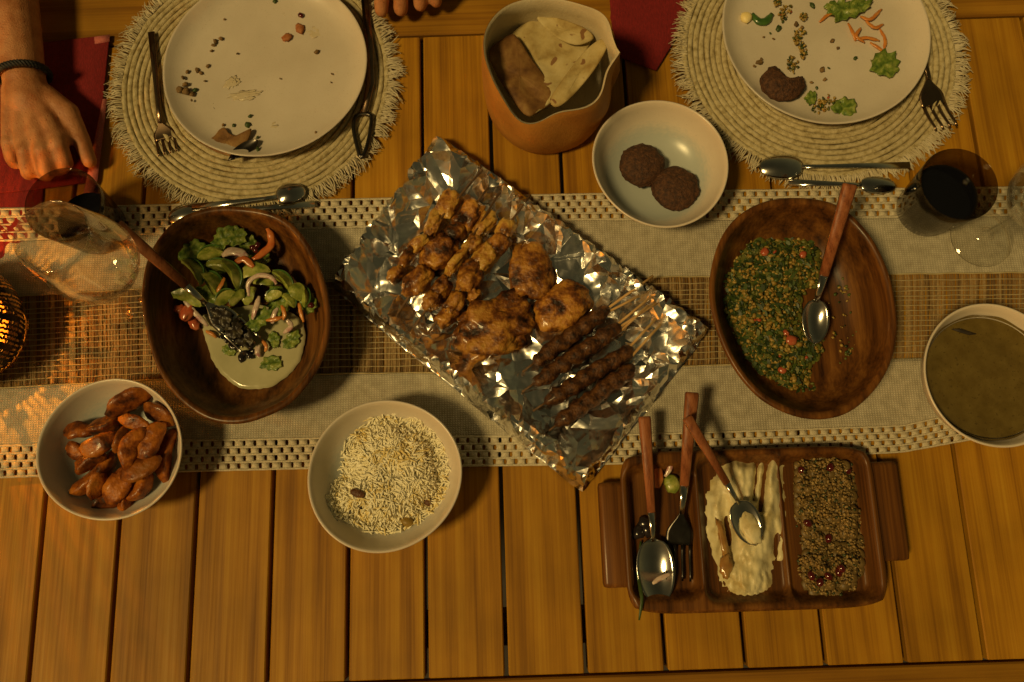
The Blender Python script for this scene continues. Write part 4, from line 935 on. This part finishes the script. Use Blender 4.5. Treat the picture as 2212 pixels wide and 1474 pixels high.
strip('onion_ring', [(538, 640, .048), (536, 615, .052), (548, 600, .054), (570, 595, .054), (590, 603, .053), (597, 615, .050)], .0034, .6, ONION, 'pale onion ring arching over the cucumber salad', 'onion', n=20)
for i, pts in enumerate([[(486, 600, .05), (478, 615, .05), (468, 632, .048)], [(575, 692, .044), (595, 690, .046), (612, 684, .045)], [(608, 660, .046), (614, 675, .047), (612, 692, .044)], [(646, 655, .048), (650, 678, .047), (656, 696, .044)], [(445, 715, .028), (458, 722, .028), (468, 730, .026)], [(566, 735, .03), (575, 748, .03), (572, 760, .028)]]):
    strip('carrot_shred', pts, .0042, .45, CARROT, 'orange carrot shred in the cucumber salad, ' + clock(pts[1][0], pts[1][1], 510, 660, 'bowl'), 'carrot', 'carrot shreds in the salad bowl')
for i, (px, py, r) in enumerate([(404, 676, 20), (388, 668, 14), (420, 700, 15)]):
    c = at(px, py, .034 - i * .004); k = span(px, py, r, c.z); mb = MB(); blob(mb, c, (k, k * .7, k * .45), 1 - i, 20 + i, .4, 1.5, 3); tag(mb.build('tomato_wedge', TOMATO, origin=c), 'pinkish tomato wedge at the side of the cucumber salad', 'tomato', 'tomato wedges in the salad bowl')
for i, pts in enumerate([[(398, 650, .038), (425, 680, .034), (450, 705, .028)], [(560, 640, .046), (552, 668, .046), (545, 690, .042)], [(600, 665, .044), (592, 680, .045), (588, 700, .040)], [(620, 690, .04), (628, 705, .036), (612, 720, .03)], [(560, 745, .03), (556, 760, .03), (562, 772, .026)]]):
    strip('onion_shred', pts, .0036, .4, ONION, 'translucent onion shred scattered in the cucumber salad', 'onion', 'onion shreds in the salad bowl')
for i, (px, py, r) in enumerate([(482, 690, 15), (500, 700, 14), (490, 715, 13), (512, 718, 13), (525, 735, 14), (484, 732, 12), (530, 772, 16), (545, 765, 11), (505, 745, 12), (596, 632, 10), (520, 700, 11), (538, 745, 11), (470, 672, 12), (508, 730, 11)]):
    c = at(px, py, .033 - .008 * (py > 725)); k = span(px, py, r, c.z); mb = MB()
    path = [c + Vector((math.cos(t) * k * .6, math.sin(t) * k * .6, rnd(-.001, .001))) for t in [i + 4.4 * q / 8 for q in range(9)]]
    tube(mb, path, k * .42, 8, .9); tag(mb.build('olive_ring', OLIVE, origin=c), 'black olive ring around the fork in the salad dressing', 'olive', 'olive rings in the salad bowl')
for i, (px, py) in enumerate([(546, 535), (556, 530), (552, 540), (672, 660)]):
    c = at(px, py, .052); mb = MB(); blob(mb, c, (.0045, .0038, .0036), i, i, .2, 2, 2); tag(mb.build('pomegranate_seed', POMEG, origin=c), 'red pomegranate seed on the cucumber salad', 'seed', 'pomegranate seeds in the salad bowl')
DLEAF = M('dark salad leaf', (.010, .008, .007), (.03, .022, .016), (.06, .05, .02), scale=120, rough=.4, bump=1, bscale=140)
for i, (px, py, r) in enumerate([(478, 686, 26), (505, 712, 24), (528, 730, 24), (585, 640, 14)]):
    leaf(px, py, r, .049 - .004 * i, 90 + i, ['dark purple leaf on the neck of the fork in the cucumber salad', 'dark purple leaf in the middle of the salad fork head', 'dark purple leaf on the tines of the salad fork', 'small dark leaf beside the onion ring'][i], 'salad leaf', 'dark leaves in the salad bowl', mat=DLEAF, name='dark_leaf', asp=.75, rot=-.8, ruff=.6)
E_, N_, T_ = at(252, 486, .118), at(442, 652, .052), at(545, 748, .036); o = thing('serving_fork', Vector((T_.x, T_.y, .03)), 'serving fork with wooden handle reaching into the cucumber salad', 'fork', 'wooden handled serving cutlery')
mb = MB(); fork_head(mb, N_, T_, .0165); mb.build('fork_head', STEEL, o, solid=-.0014); wood_handle(o, E_, N_, .0078, .0056, .005)

# ------------------------------------------------------------------ scraps on the plates
random.seed(71)
for (px, py, r, m) in [(465, 90, 6, CRUMB), (461, 98, 5, CRUMB), (477, 84, 5, CRUMB), (457, 110, 4, CRUMB), (485, 42, 3, CRUMB), (426, 152, 7, CRUMB), (434, 158, 5, CRUMB), (449, 143, 5, CRUMB), (405, 155, 5, CRUMB), (395, 168, 5, CRUMB), (400, 182, 7, CRUMB),
        (388, 193, 8, CRUMB), (402, 197, 9, CRUMB), (415, 204, 6, CRUMB), (422, 195, 6, HERB), (414, 217, 3, CRUMB), (443, 175, 3, CRUMB), (594, 3, 6, HERB), (540, 251, 5, HERB), (482, 270, 4, CRUMB), (505, 271, 4, HERB), (535, 270, 7, HERB), (556, 297, 4, HERB), (557, 323, 6, HERB), (684, 112, 6, CRUMB), (717, 160, 3, CRUMB), (682, 286, 3, CRUMB), (605, 170, 2, CRUMB), (513, 116, 3, CRUMB), (715, 178, 2, CRUMB)]:
    rr = math.hypot((px - 572) / 219, (py - 138) / 213); z = PT + .002 + .011 * max(0, rr - .72) / .28; c = at(px, py, z); k = span(px, py, r, z); mb = MB(); blob(mb, c, (k, k * rnd(.6, .9), k * .55), rnd(0, 3), px * .1, .6, 2, 2)
    tag(mb.build('crumb', m, origin=c), 'small dark crumb on the almost empty cream plate', 'crumb', 'crumbs on the almost empty plate')
for (px, py, a, b, an, m, nm, lab, cat) in [(648, 62, 9, 13, 20, CRUMBR, 'spice_crumb', 'upper of two reddish crumbs on the almost empty plate', 'crumb'), (620, 81, 12, 9, 35, CRUMBR, 'spice_crumb', 'lower of two reddish crumbs on the almost empty plate', 'crumb'),
        (650, 33, 7, 6, 0, POMEG, 'pomegranate_seed', 'dark red seed near the far edge of the almost empty plate', 'seed')]:
    c = at(px, py, PT + .002); k = span(px, py, 1, PT); mb = MB(); blob(mb, c, (a * k, b * k, .0025), R(an), px, .5, 2, 2); tag(mb.build(nm, m, origin=c), lab, cat)
FILM = M('sauce film', (.55, .47, .32), (.58, .51, .38), scale=60, rough=.3)
for i, (px, py, a, b, an) in enumerate([(690, 66, 22, 15, 20), (528, 206, 30, 9, 5), (455, 232, 13, 11, 0), (590, 280, 20, 12, 40), (622, 25, 16, 10, 0), (500, 180, 16, 10, 30), (648, 20, 14, 10, 60)]):
    c = at(px, py, PT - .0002); k = span(px, py, 1, PT); mb = MB(); blob(mb, c, (a * k, b * k, .0004), R(an), 300 + i, .9, 2.6, 4)
    tag(mb.build('sauce_smear', FILM, origin=c), 'faint yellow sauce smear on the almost empty plate, ' + clock(px, py, 572, 138, 'plate'), 'sauce', 'sauce smears on the almost empty plate')
def slab(name, poly, z, th, mat, label, cat, seed, warp=.003, tiltv=(0, 0), n=22, group=None):
    """thick irregular sheet (bread) over a pixel polygon"""
    x0, x1 = min(p[0] for p in poly), max(p[0] for p in poly); y0, y1 = min(p[1] for p in poly), max(p[1] for p in poly)
    lp = smooth_loop([(p[0], p[1], 0) for p in poly], 56); cx, cy = sum(p[0] for p in poly) / len(poly), sum(p[1] for p in poly) / len(poly)
    def Z(px, py): return z + tiltv[0] * (px - cx) + tiltv[1] * (py - cy) + warp * nz(px * .03, py * .03, seed)
    rr = []
    for s in (.02, .3, .55, .78, .94, 1.0): rr.append([at(cx + (p.x - cx) * s, cy + (p.y - cy) * s, Z(cx + (p.x - cx) * s, cy + (p.y - cy) * s) + th * (1 if s < .95 else .4) + .0007 * nz(p.x * .1, p.y * .1, s * 5 + seed)) for p in lp])
    for s in (.97, .6, .02): rr.append([at(cx + (p.x - cx) * s, cy + (p.y - cy) * s, Z(cx + (p.x - cx) * s, cy + (p.y - cy) * s) - th * .4) for p in lp])
    mb = MB(); rings(mb, rr); return tag(mb.build(name, mat, origin=at(cx, cy, z)), label, cat, group)
PITA_TOAST_SHADE = M('toasted and shaded flatbread', (.11, .045, .010), (.21, .10, .024), (.30, .17, .05), scale=40, rough=.75, bump=.5, bscale=90)  # toasted brown, darkened further to carry the basket's inner shade as colour
slab('flatbread_piece', [(432, 305), (460, 296), (474, 280), (486, 276), (495, 288), (515, 292), (542, 278), (538, 300), (522, 330), (500, 338), (470, 330), (448, 318)], .020, .0028, PITA_TOAST_SHADE, 'torn toasted flatbread piece on the almost empty plate', 'flatbread', 3, .004)
table_spoon((500, 345), (500, 338), (556, 303), (.027, .0255, .0255), .0085, .003, 'dark teaspoon tip resting against the torn flatbread', DARKST)
# plate with salad scraps
random.seed(72)
c = at(1690, 180, PT + .0085); k = span(1690, 180, 1, PT); vv, ff = ico(4); out = []
for v in vv:
    q = 1 + .08 * noise.noise(v * 3) + .06 * noise.noise(v * 11); p = Vector((v.x * 48 * k * q, v.y * 42 * k * q, v.z * .0115 * q))
    d = p - Vector((20 * k, 34 * k, 0)); L = math.hypot(d.x, d.y)
    if L < 33 * k: p.x += d.x / max(L, 1e-5) * (33 * k - L) * .0 - (33 * k - L) * .35; p.y -= (33 * k - L) * .95
    out.append(c + p)
mb = MB(); mb.add(out, ff); tag(mb.build('fritter', FALAFEL, origin=c), 'half eaten dark fritter with a bite out on the salad scrap plate', 'fritter')
for i, (px, py, r, asp, rot) in enumerate([(1912, 138, 32, .95, .6), (1818, 20, 34, .8, 0), (1856, 14, 28, .6, .4), (1826, 232, 26, .9, .3), (1752, 212, 16, .8, 1.2)]):
    leaf(px, py, r, PT + .006, 50 + i, ['frilly green leaf alone near the fork side of the salad scrap plate', 'pale frilly lettuce at the far edge of the salad scrap plate, nearer the bread', 'pale lettuce strip above the carrot shreds on the plate', 'green leaf in the clump by the bitten fritter', 'small green leaf touching the bitten fritter'][i], 'lettuce', 'lettuce on the salad scrap plate', asp=asp, rot=rot, ruff=.5)
for i, pts in enumerate([[(1832, 50, .018), (1842, 70, .02), (1848, 88, .018)], [(1848, 85, .018), (1875, 82, .020), (1900, 88, .018)], [(1858, 35, .019), (1880, 42, .021), (1904, 20, .018)], [(1870, 45, .019), (1890, 60, .021), (1908, 52, .018)], [(1900, 62, .018), (1912, 85, .019), (1910, 110, .018)], [(1860, 60, .02), (1850, 78, .022), (1868, 92, .018)], [(1770, 48, .018), (1790, 32, .018), (1800, 30, .018)], [(1880, 92, .018), (1898, 104, .018), (1908, 112, .017)]]):
    strip('carrot_shred', pts, .0042, .45, CARROT, 'orange carrot shred on the salad scrap plate, ' + clock(pts[1][0], pts[1][1], 1876, 64, 'carrot heap'), 'carrot', 'carrot shreds on the salad scrap plate')
strip('courgette_slice', [(1625, 30, .018), (1638, 46, .018), (1655, 46, .018), (1668, 30, .018)], .0058, .6, CUKES, 'dark green curved cucumber rind on the salad scrap plate', 'cucumber')
c = at(1612, 38, PT + .004); mb = MB(); blob(mb, c, (.0085, .0085, .005), 0, 5, .25, 2, 2); tag(mb.build('cheese_piece', RICEY, origin=c), 'pale yellow round scrap at the rim of the salad scrap plate', 'food scrap')
for i, (px, py, a, b, an) in enumerate([(1790, 222, 26, 20, 10), (1772, 232, 18, 15, 30), (1712, 140, 13, 18, -20), (1733, 110, 9, 20, -10), (1728, 72, 12, 10, 20), (1722, 85, 8, 12, 0), (1700, 20, 14, 11, 20), (1690, 36, 9, 12, 40), (1678, 6, 10, 9, 0), (1735, 36, 8, 9, 0)]):
    c = at(px, py, PT + .0035); k = span(px, py, 1, PT); mb = grains([(px + a * math.cos(q * .7) * 1.0, py + b * math.sin(q * .7)) for q in range(9)], 40 if i < 4 else 22, lambda x, y: PT + .004, (.0012, .0028), BULG, (5, 4, 2, 2, 2, .3), 80 + i)
    tag(mb.build('salad_scrap', BULG, origin=c), 'clump of bulgur left on the salad scrap plate, ' + clock(px, py, 1783, 62, 'plate'), 'food scrap', 'bulgur scraps on the plate')
for (px, py, r) in [(1798, 88, 6), (1810, 104, 4), (1848, 126, 5), (1790, 147, 3), (1776, 151, 7), (1782, 172, 5), (1753, 178, 4), (1764, 190, 4), (1682, 62, 8), (1664, 72, 3), (1650, 80, 3), (1671, 84, 3), (1640, 135, 8), (1630, 143, 4), (1645, 128, 4), (1720, 52, 6), (1732, 60, 5), (1755, 12, 7)]:
    c = at(px, py, PT + .0022); k = span(px, py, r, PT); mb = MB(); blob(mb, c, (k, k * .7, k * .5), px, py * .1, .6, 2, 2); tag(mb.build('crumb', random.choice((CRUMB, HERB, CRUMB)), origin=c), 'tiny crumb on the salad scrap plate', 'crumb', 'crumbs on the salad scrap plate')

# ------------------------------------------------------------------ bread basket
bc = at(1180, 222, 0); bc.z = .0005; BR = .0865
def rim_h(a):        # a: world angle; the lip dips to a point on the camera side
    dip = math.exp(-((((a - R(248) + math.pi) % (2 * math.pi)) - math.pi) / .55) ** 2)
    return .122 - .030 * dip + .004 * math.sin(2 * a + 1)
def br(a, q):
    fold = .085 * math.sin(5.5 * a + 3.0 * q + .6) * sstep(.15, .7, q) * sstep(-.3, .8, math.cos(a - R(315)))
    return (1 + fold + (.035 * math.sin(3 * a + 1) + .03 * math.sin(2 * a + 2.2)) * q + .012 * nz(math.cos(a) * 2, math.sin(a) * 2, q * 2))
n = 96; outer = []; inner = []
for q, rr in ((0, .86), (.03, .92), (.15, .97), (.35, .995), (.6, 1.0), (.85, .985), (.97, .965), (1.0, .95)):
    outer.append([(bc.x + BR * rr * br(2 * math.pi * j / n, q) * math.cos(2 * math.pi * j / n), bc.y + BR * rr * br(2 * math.pi * j / n, q) * math.sin(2 * math.pi * j / n), bc.z + rim_h(2 * math.pi * j / n) * q) for j in range(n)])
for q, rr in ((1.001, .946), (.985, .915), (.8, .93), (.5, .945), (.2, .91), (.06, .85), (.05, .02)):
    inner.append([(bc.x + BR * rr * br(2 * math.pi * j / n, q) * math.cos(2 * math.pi * j / n), bc.y + BR * rr * br(2 * math.pi * j / n, q) * math.sin(2 * math.pi * j / n), bc.z + rim_h(2 * math.pi * j / n) * q) for j in range(n)])
bk = thing('bread_basket', bc, 'soft tan leather bread basket with cream lining', 'basket')
mb = MB(); rings(mb, outer, 0, True, False); mb.build('leather_shell', LEATHER, bk)
mb = MB(); rings(mb, inner, 0, False, True); mb.build('lining', LINING, bk)
slab('flatbread', [(1058, 118), (1066, 96), (1105, 72), (1150, 40), (1200, 50), (1238, 66), (1276, 90), (1242, 150), (1208, 205), (1165, 240), (1134, 246), (1092, 195)], .074, .0022, PITA, 'large folded flatbread standing in the leather basket', 'flatbread', 5, .008, (.0, .00006), group='flatbreads in the basket')
slab('flatbread', [(1056, 112), (1100, 76), (1120, 84), (1150, 130), (1204, 206), (1170, 240), (1136, 250), (1100, 205), (1072, 160)], .084, .003, PITA_TOAST_SHADE, 'folded flatbread darkened with painted basket shade, leaning on the basket front', 'flatbread', 15, .006, (-.0001, 0), group='flatbreads in the basket')  # shade of the basket wall is painted into this bread's colour
slab('flatbread', [(1160, 40), (1200, 38), (1262, 60), (1282, 84), (1245, 98), (1200, 80)], .080, .0022, PITA, 'flatbread edge behind the large folded one in the basket', 'flatbread', 9, .006, group='flatbreads in the basket')
slab('flatbread', [(1300, 84), (1312, 100), (1285, 150), (1240, 205), (1205, 232), (1188, 216), (1215, 172), (1262, 112)], .088, .006, PITA, 'rolled narrow flatbread against the basket wall by the fritter bowl', 'flatbread', 12, .004, group='flatbreads in the basket')

# ------------------------------------------------------------------ napkins
def napkin(polys, label):
    c = at(sum(p[0] for p in polys[0]) / len(polys[0]), sum(p[1] for p in polys[0]) / len(polys[0]), 0); t = thing('napkin', c, label, 'napkin', 'red napkins')
    for q, poly in enumerate(polys):
        z = .0012 + .0028 * (len(polys) - 1 - q); pts = []
        for i in range(len(poly)):
            a, b = poly[i], poly[(i + 1) % len(poly)]
            for s in range(8): pts.append((a[0] + (b[0] - a[0]) * s / 8, a[1] + (b[1] - a[1]) * s / 8))
        cx, cy = sum(p[0] for p in pts) / len(pts), sum(p[1] for p in pts) / len(pts); rr = []
        for s, dz in ((1.0, -.0008), (1.003, .0006), (.985, .0013), (.7, .0016), (.35, .0018), (.02, .0018)):
            rr.append([at(cx + (x - cx) * s, cy + (y - cy) * s, max(.0003, z + dz + .0010 * nz(x * .015 * s, y * .015, q))) for x, y in pts])
        mb = MB(); rings(mb, rr); mb.build('folded_layer', RED, t)
    return t
nk = napkin([[(-80, 112), (96, 92), (237, 76), (222, 220), (205, 392), (60, 412), (-80, 424)], [(-80, 380), (96, 380), (84, 562), (46, 590), (-80, 576)]], 'dark red napkin with a pink stitched hem under the resting hand')
for pts in ([(203, 80), (237, 75), (236, 90), (205, 95)], [(222, 214), (231, 214), (210, 390), (196, 425), (178, 428)]):
    mb = MB(); mb.add([at(x, y, .0062) for x, y in pts], [tuple(range(len(pts)))]); mb.build('hem', PINK, nk, solid=.0008)
napkin([[(1312, -60), (1512, -60), (1478, 40), (1450, 100), (1417, 153), (1342, 126), (1322, 60)], [(1330, -60), (1462, -60), (1440, 40), (1416, 110), (1350, 112), (1318, 40)]], 'dark red napkin folded between the bread basket and the second placemat')

# ------------------------------------------------------------------ glasses
def wine_glass(px, py, label, s=1.0):
    c = at(px, py, .0006); c.z = .0032 if px < 1000 else .0035; t = thing('wine_glass', c, label, 'wine glass', 'stemmed wine glasses')
    mb = MB(); lathe(mb, c, [(.0005, .0), (.036 * s, 0), (.0385 * s, .001), (.038 * s, .0022), (.02 * s, .004), (.008 * s, .008), (.004, .016), (.0036, .05), (.004, .088), (.007, .096)], 56); mb.build('foot_and_stem', GLASS, t)
    o_ = [(.007, .096), (.018, .1005), (.033, .114), (.0425, .134), (.0455, .152), (.044, .176), (.039, .205), (.0355, .228), (.0345, .2305), (.0338, .228), (.0373, .205), (.0423, .176), (.0438, .152), (.0408, .134), (.0313, .1155), (.0165, .1025), (.001, .1005)]
    mb = MB(); lathe(mb, c, [(r * s, z) for r, z in o_], 64); mb.build('glass_bowl', GLASS, t)
wine_glass(330, 642, 'tall clear wine glass beside the cucumber salad bowl', 1.12)
wine_glass(2117, 515, 'clear wine glass with its foot beside the dark drink, bowl out of view', 1.08)
def tumbler(px, py, fill, label):
    c = at(px, py, .0); c.z = .0035; t = thing('tumbler', c, label, 'glass', 'smoked drinking tumblers')
    H_ = .088; prof = [(.001, .0), (.034, 0), (.0375, .003), (.041, .03), (.045, .065), (.0475, H_ - .001), (.0470, H_), (.0460, H_ - .001), (.0434, .065), (.0395, .03), (.036, .009), (.001, .008)]
    mb = MB(); lathe(mb, c, prof, 64); mb.build('glass_wall', SMOKE, t)
    zf = fill; r1 = interp([(.008, .0352), (.03, .0390), (.065, .0428), (.088, .0455)], zf)
    mb = MB(); lathe(mb, c, [(.002, .0086), (.0345, .0092), (.0388, .03), (r1 - .0002, zf), (r1 - .004, zf - .0006), (.001, zf - .0006)], 64, c0=True, c1=True); mb.build('drink', COLA, t)
tumbler(1992, 458, .054, 'smoked tumbler half full of dark drink near the green herb salad')
tumbler(218, 496, .030, 'smoked tumbler behind the wine glass near the resting hand')

# ------------------------------------------------------------------ pierced lantern at the table end
lc = at(-40, 722, 0); lc.z = .004; LR = .082; LH = .125
lan = thing('pierced_lantern', lc, 'black pierced metal lantern glowing orange at the table end', 'lantern')
mb = MB(); NA, NZ = 168, 46; vs_ = []
for j in range(NZ + 1):
    q = j / NZ; z = .006 + (LH - .006) * q; r = LR * math.sin(math.pi * (.20 + .76 * q)) ** .75
    for i in range(NA): a = 2 * math.pi * (i + .5 * (j % 2)) / NA; vs_.append((lc.x + r * math.cos(a), lc.y + r * math.sin(a), lc.z + z))
fs = []
for j in range(NZ):
    for i in range(NA):
        u, v = i / NA * 14, j / NZ * 3.0
        # leaf bands stay solid, dots between them are pierced
        du = (u + .5 * (int(v) % 2)) % 1 - .5; dv = v % 1 - .5; leafm = abs(du) * 1.9 + abs(dv) * 1.5
        solid = .52 < leafm < .70 or j < 9 or j > NZ - 3 or abs(du) < .03
        if not solid and (i + j) % 2 == 0 and j % 2 == 0 or (not solid and j % 2 == 1 and i % 2 == 0): continue
        f = (j * NA + i, j * NA + (i + 1) % NA, (j + 1) * NA + (i + 1) % NA, (j + 1) * NA + i); fs.append(f)
mb.add(vs_, fs); mb.build('pierced_shade', BLACK, lan, smooth=False, solid=.0007)
mb = MB(); lathe(mb, lc, [(.001, 0), (.052, 0), (.056, .003), (.053, .007), (.001, .007)], 48); mb.build('base', BLACK, lan)
GLOW_LINER = bpy.data.materials.new('added glow liner glass'); GLOW_LINER.use_nodes = True; _n = GLOW_LINER.node_tree.nodes; _l = GLOW_LINER.node_tree.links; _n.remove(_n['Principled BSDF'])
_a = _n.new('ShaderNodeBsdfTranslucent'); _a.inputs[0].default_value = (.40, .12, .015, 1); _t = _n.new('ShaderNodeBsdfTransparent'); _t.inputs[0].default_value = (1, .62, .2, 1); _m = _n.new('ShaderNodeMixShader'); _m.inputs[0].default_value = .45
_l.new(_a.outputs[0], _m.inputs[2]); _l.new(_t.outputs[0], _m.inputs[1]); _l.new(_m.outputs[0], _n['Material Output'].inputs[0])
mb = MB(); lathe(mb, lc, [(.046, .012), (.055, .03), (.058, .06), (.055, .09), (.05, .1)], 48); mb.build('added_glow_liner', GLOW_LINER, lan)  # unseen liner, added so the candle makes the pierced holes glow orange
mb = MB(); lathe(mb, lc, [(.001, .0072), (.019, .0072), (.0195, .062), (.017, .064), (.001, .063)], 32); cnd = mb.build('candle', WAX, lan)
mb = MB(); lathe(mb, lc, [(.0008, .033), (.004, .038), (.0048, .044), (.003, .055), (.0005, .064)], 16); mb.v = [(v[0], v[1], v[2] + .032) for v in mb.v]; mb.build('flame', FLAME, cnd)
ld = bpy.data.lights.new('candle_light', 'POINT'); ld.energy = 15.0; ld.color = (1, .52, .12); ld.shadow_soft_size = .0045
lo = bpy.data.objects.new('candle_light', ld); col.objects.link(lo); lo.parent = lan; lo.location = (0, 0, .088)

# ------------------------------------------------------------------ person: forearms and hands on the table, seated at the far side
def capsule(mb, p0, r0, p1, r1, f0=1.0, n=14):
    p0, p1 = Vector(p0), Vector(p1); tube(mb, [p0.lerp(p1, i / 6) for i in range(7)], [r0 + (r1 - r0) * i / 6 for i in range(7)], n, f0)
    for p, r in ((p0, r0), (p1, r1)):
        vv, ff = ico(3); mb.add([p + Vector((v.x * r, v.y * r, v.z * r * f0)) for v in vv], ff)
def body(name, mb, mat, vox, parent=None, origin=None, sm=5):
    o = mb.build(name + '_raw', mat, origin=origin if parent is None else ORIG[parent.name])
    md = o.modifiers.new('r', 'REMESH'); md.mode = 'VOXEL'; md.voxel_size = vox
    md = o.modifiers.new('s', 'SMOOTH'); md.iterations = sm; md.factor = .5
    dg = bpy.context.evaluated_depsgraph_get(); me = bpy.data.meshes.new_from_object(o.evaluated_get(dg)); me.name = name
    loc = o.location.copy(); bpy.data.objects.remove(o)
    me.materials.clear(); me.materials.append(mat); me.polygons.foreach_set('use_smooth', [True] * len(me.polygons))
    o = bpy.data.objects.new(name, me); col.objects.link(o)
    if parent is not None: o.parent = parent
    else: o.location = loc
    ORIG[o.name] = Vector(loc); return o
mb = MB()
G = lambda x, y, z: at(x, y, z)
# right hand, loosely closed, back up
W0 = G(52, 172, .040); FA = G(8, -120, .050)
EL = Vector((FA.x - .05, FA.y + .18, .05)); SHR = Vector((-.50, .78, .33)); SHL = Vector((-.12, .80, .33)); 
capsule(mb, W0, .027, FA, .038, .92); capsule(mb, FA, .038, EL, .043, 1); capsule(mb, EL, .043, SHR, .052)
capsule(mb, W0, .0275, G(62, 215, .041), .029, .78)
kn = [((126, 312), (140, 352), (130, 364), (112, 345), .0108), ((92, 326), (102, 366), (98, 376), (88, 350), .0112), ((55, 328), (62, 366), (62, 374), (60, 350), .0108), ((20, 310), (26, 342), (32, 352), (40, 335), .0096)]
zk = [.046, .048, .045, .040]
for i, (m_, p_, d_, t_, r) in enumerate(kn):
    mcp = G(*m_, zk[i]); pip = G(*p_, zk[i] - .012); dip = G(*d_, .019); tip = G(*t_, .012)
    capsule(mb, G(52 + (m_[0] - 90) * .35, 195, .043), .0150, mcp, r * 1.12, .8); capsule(mb, mcp, r * 1.10, pip, r); capsule(mb, pip, r, dip, r * .95); capsule(mb, dip, r * .92, tip, r * .8)
for a, b in (((60, 230, .038), (130, 300, .038)), ((60, 230, .038), (50, 305, .036)), ((75, 230, .040), (90, 315, .040))): capsule(mb, G(*a), .021, G(*b), .0155, .8)
th0, th1, th2, th3 = G(94, 208, .036), G(148, 244, .034), G(176, 302, .028), G(193, 348, .020)
capsule(mb, th0, .0175, th1, .0145); capsule(mb, th1, .0138, th2, .0112); capsule(mb, th2, .0112, th3, .0098)
# left hand, fingertips curled at the table edge
LW = G(850, -190, .045); LE = Vector((LW.x + .07, LW.y + .22, .05)); capsule(mb, LW, .027, LE, .042); capsule(mb, LE, .043, SHL, .052)
for x, yb, yt, r in ((822, -95, 22, .0112), (864, -100, 20, .0116), (906, -95, 10, .0112), (940, -85, 4, .0098)):
    k = G(x, yb, .048); q = G(x + 1, (yb + yt) / 2 + 6, .050); t = G(x + 2, yt, .028); capsule(mb, G(850 + (x - 880) * .4, -180, .047), .016, k, r * 1.15, .8); capsule(mb, k, r * 1.1, q, r); capsule(mb, q, r, t, r * .88); capsule(mb, t, r * .86, G(x, yt - 26, .016), r * .75)
capsule(mb, G(838, -165, .042), .016, G(790, -110, .040), .014); capsule(mb, G(790, -110, .040), .013, G(780, -55, .030), .011)
# torso, neck, head
PC = Vector((-.31, .80, 0)); capsule(mb, SHR, .055, SHL, .055); capsule(mb, PC + Vector((0, .02, .26)), .135, PC + Vector((0, .03, -.20)), .15, .9); capsule(mb, PC + Vector((0, 0, .33)), .055, PC + Vector((0, -.02, .46)), .055)
vv, ff = ico(4); mb.add([PC + Vector((v.x * .075, -.045 + v.y * .095, .54 + v.z * .115)) for v in vv], ff)
capsule(mb, PC + Vector((0, -.135, .535)), .012, PC + Vector((0, -.15, .515)), .015); capsule(mb, PC + Vector((-.02, -.118, .480)), .009, PC + Vector((.02, -.118, .480)), .009)
for s in (-1, 1): capsule(mb, PC + Vector((s * .074, -.03, .555)), .014, PC + Vector((s * .078, -.025, .52)), .010)
per = body('person', mb, SKIN, .0030, origin=(-.31, .62, -.2), sm=4)
tag(per, 'person with a black cord bracelet resting one hand on the red napkin', 'person')
mb = MB(); capsule(mb, SHR, .066, SHL, .066); capsule(mb, SHR, .066, SHR.lerp(EL, .5), .062); capsule(mb, SHL, .066, SHL.lerp(LE, .5), .062); capsule(mb, PC + Vector((0, .02, .25)), .150, PC + Vector((0, .03, -.30)), .165, .9)
body('shirt', mb, SHIRT, .006, per)
mb = MB(); mb.add([PC + Vector((v.x * .083, -.035 + v.y * .1, .56 + v.z * .115)) for v in vv if True], [f for f in ff if not any(vv[i].y < -.45 and vv[i].z < .45 for i in f) and not any(vv[i].z < -.55 for i in f)]); mb.build('hair', HAIR, per)
# bracelet: two twisted cords around the wrist
wd = (FA - W0).normalized(); sd = wd.cross(Vector((0, 0, 1))).normalized(); ud = sd.cross(wd)
WB = W0.lerp(FA, .03); brt = thing('bracelet', WB - Vector((0, 0, .03)), 'black braided cord bracelet on the resting wrist', 'bracelet')
for ph in (0, math.pi * 2 / 3, math.pi * 4 / 3):
    mb = MB(); pts = []
    for i in range(121):
        a = 2 * math.pi * i / 120; tw = a * 16 + ph; rr = .0318 + .0021 * math.cos(tw); pts.append(WB + sd * (rr * math.cos(a)) + ud * (rr * .93 * math.sin(a)) + wd * (.0034 * math.sin(tw)))
    tube(mb, pts, .0021, 6, up=wd, caps=False); mb.build('cord_strand', CORD, brt)
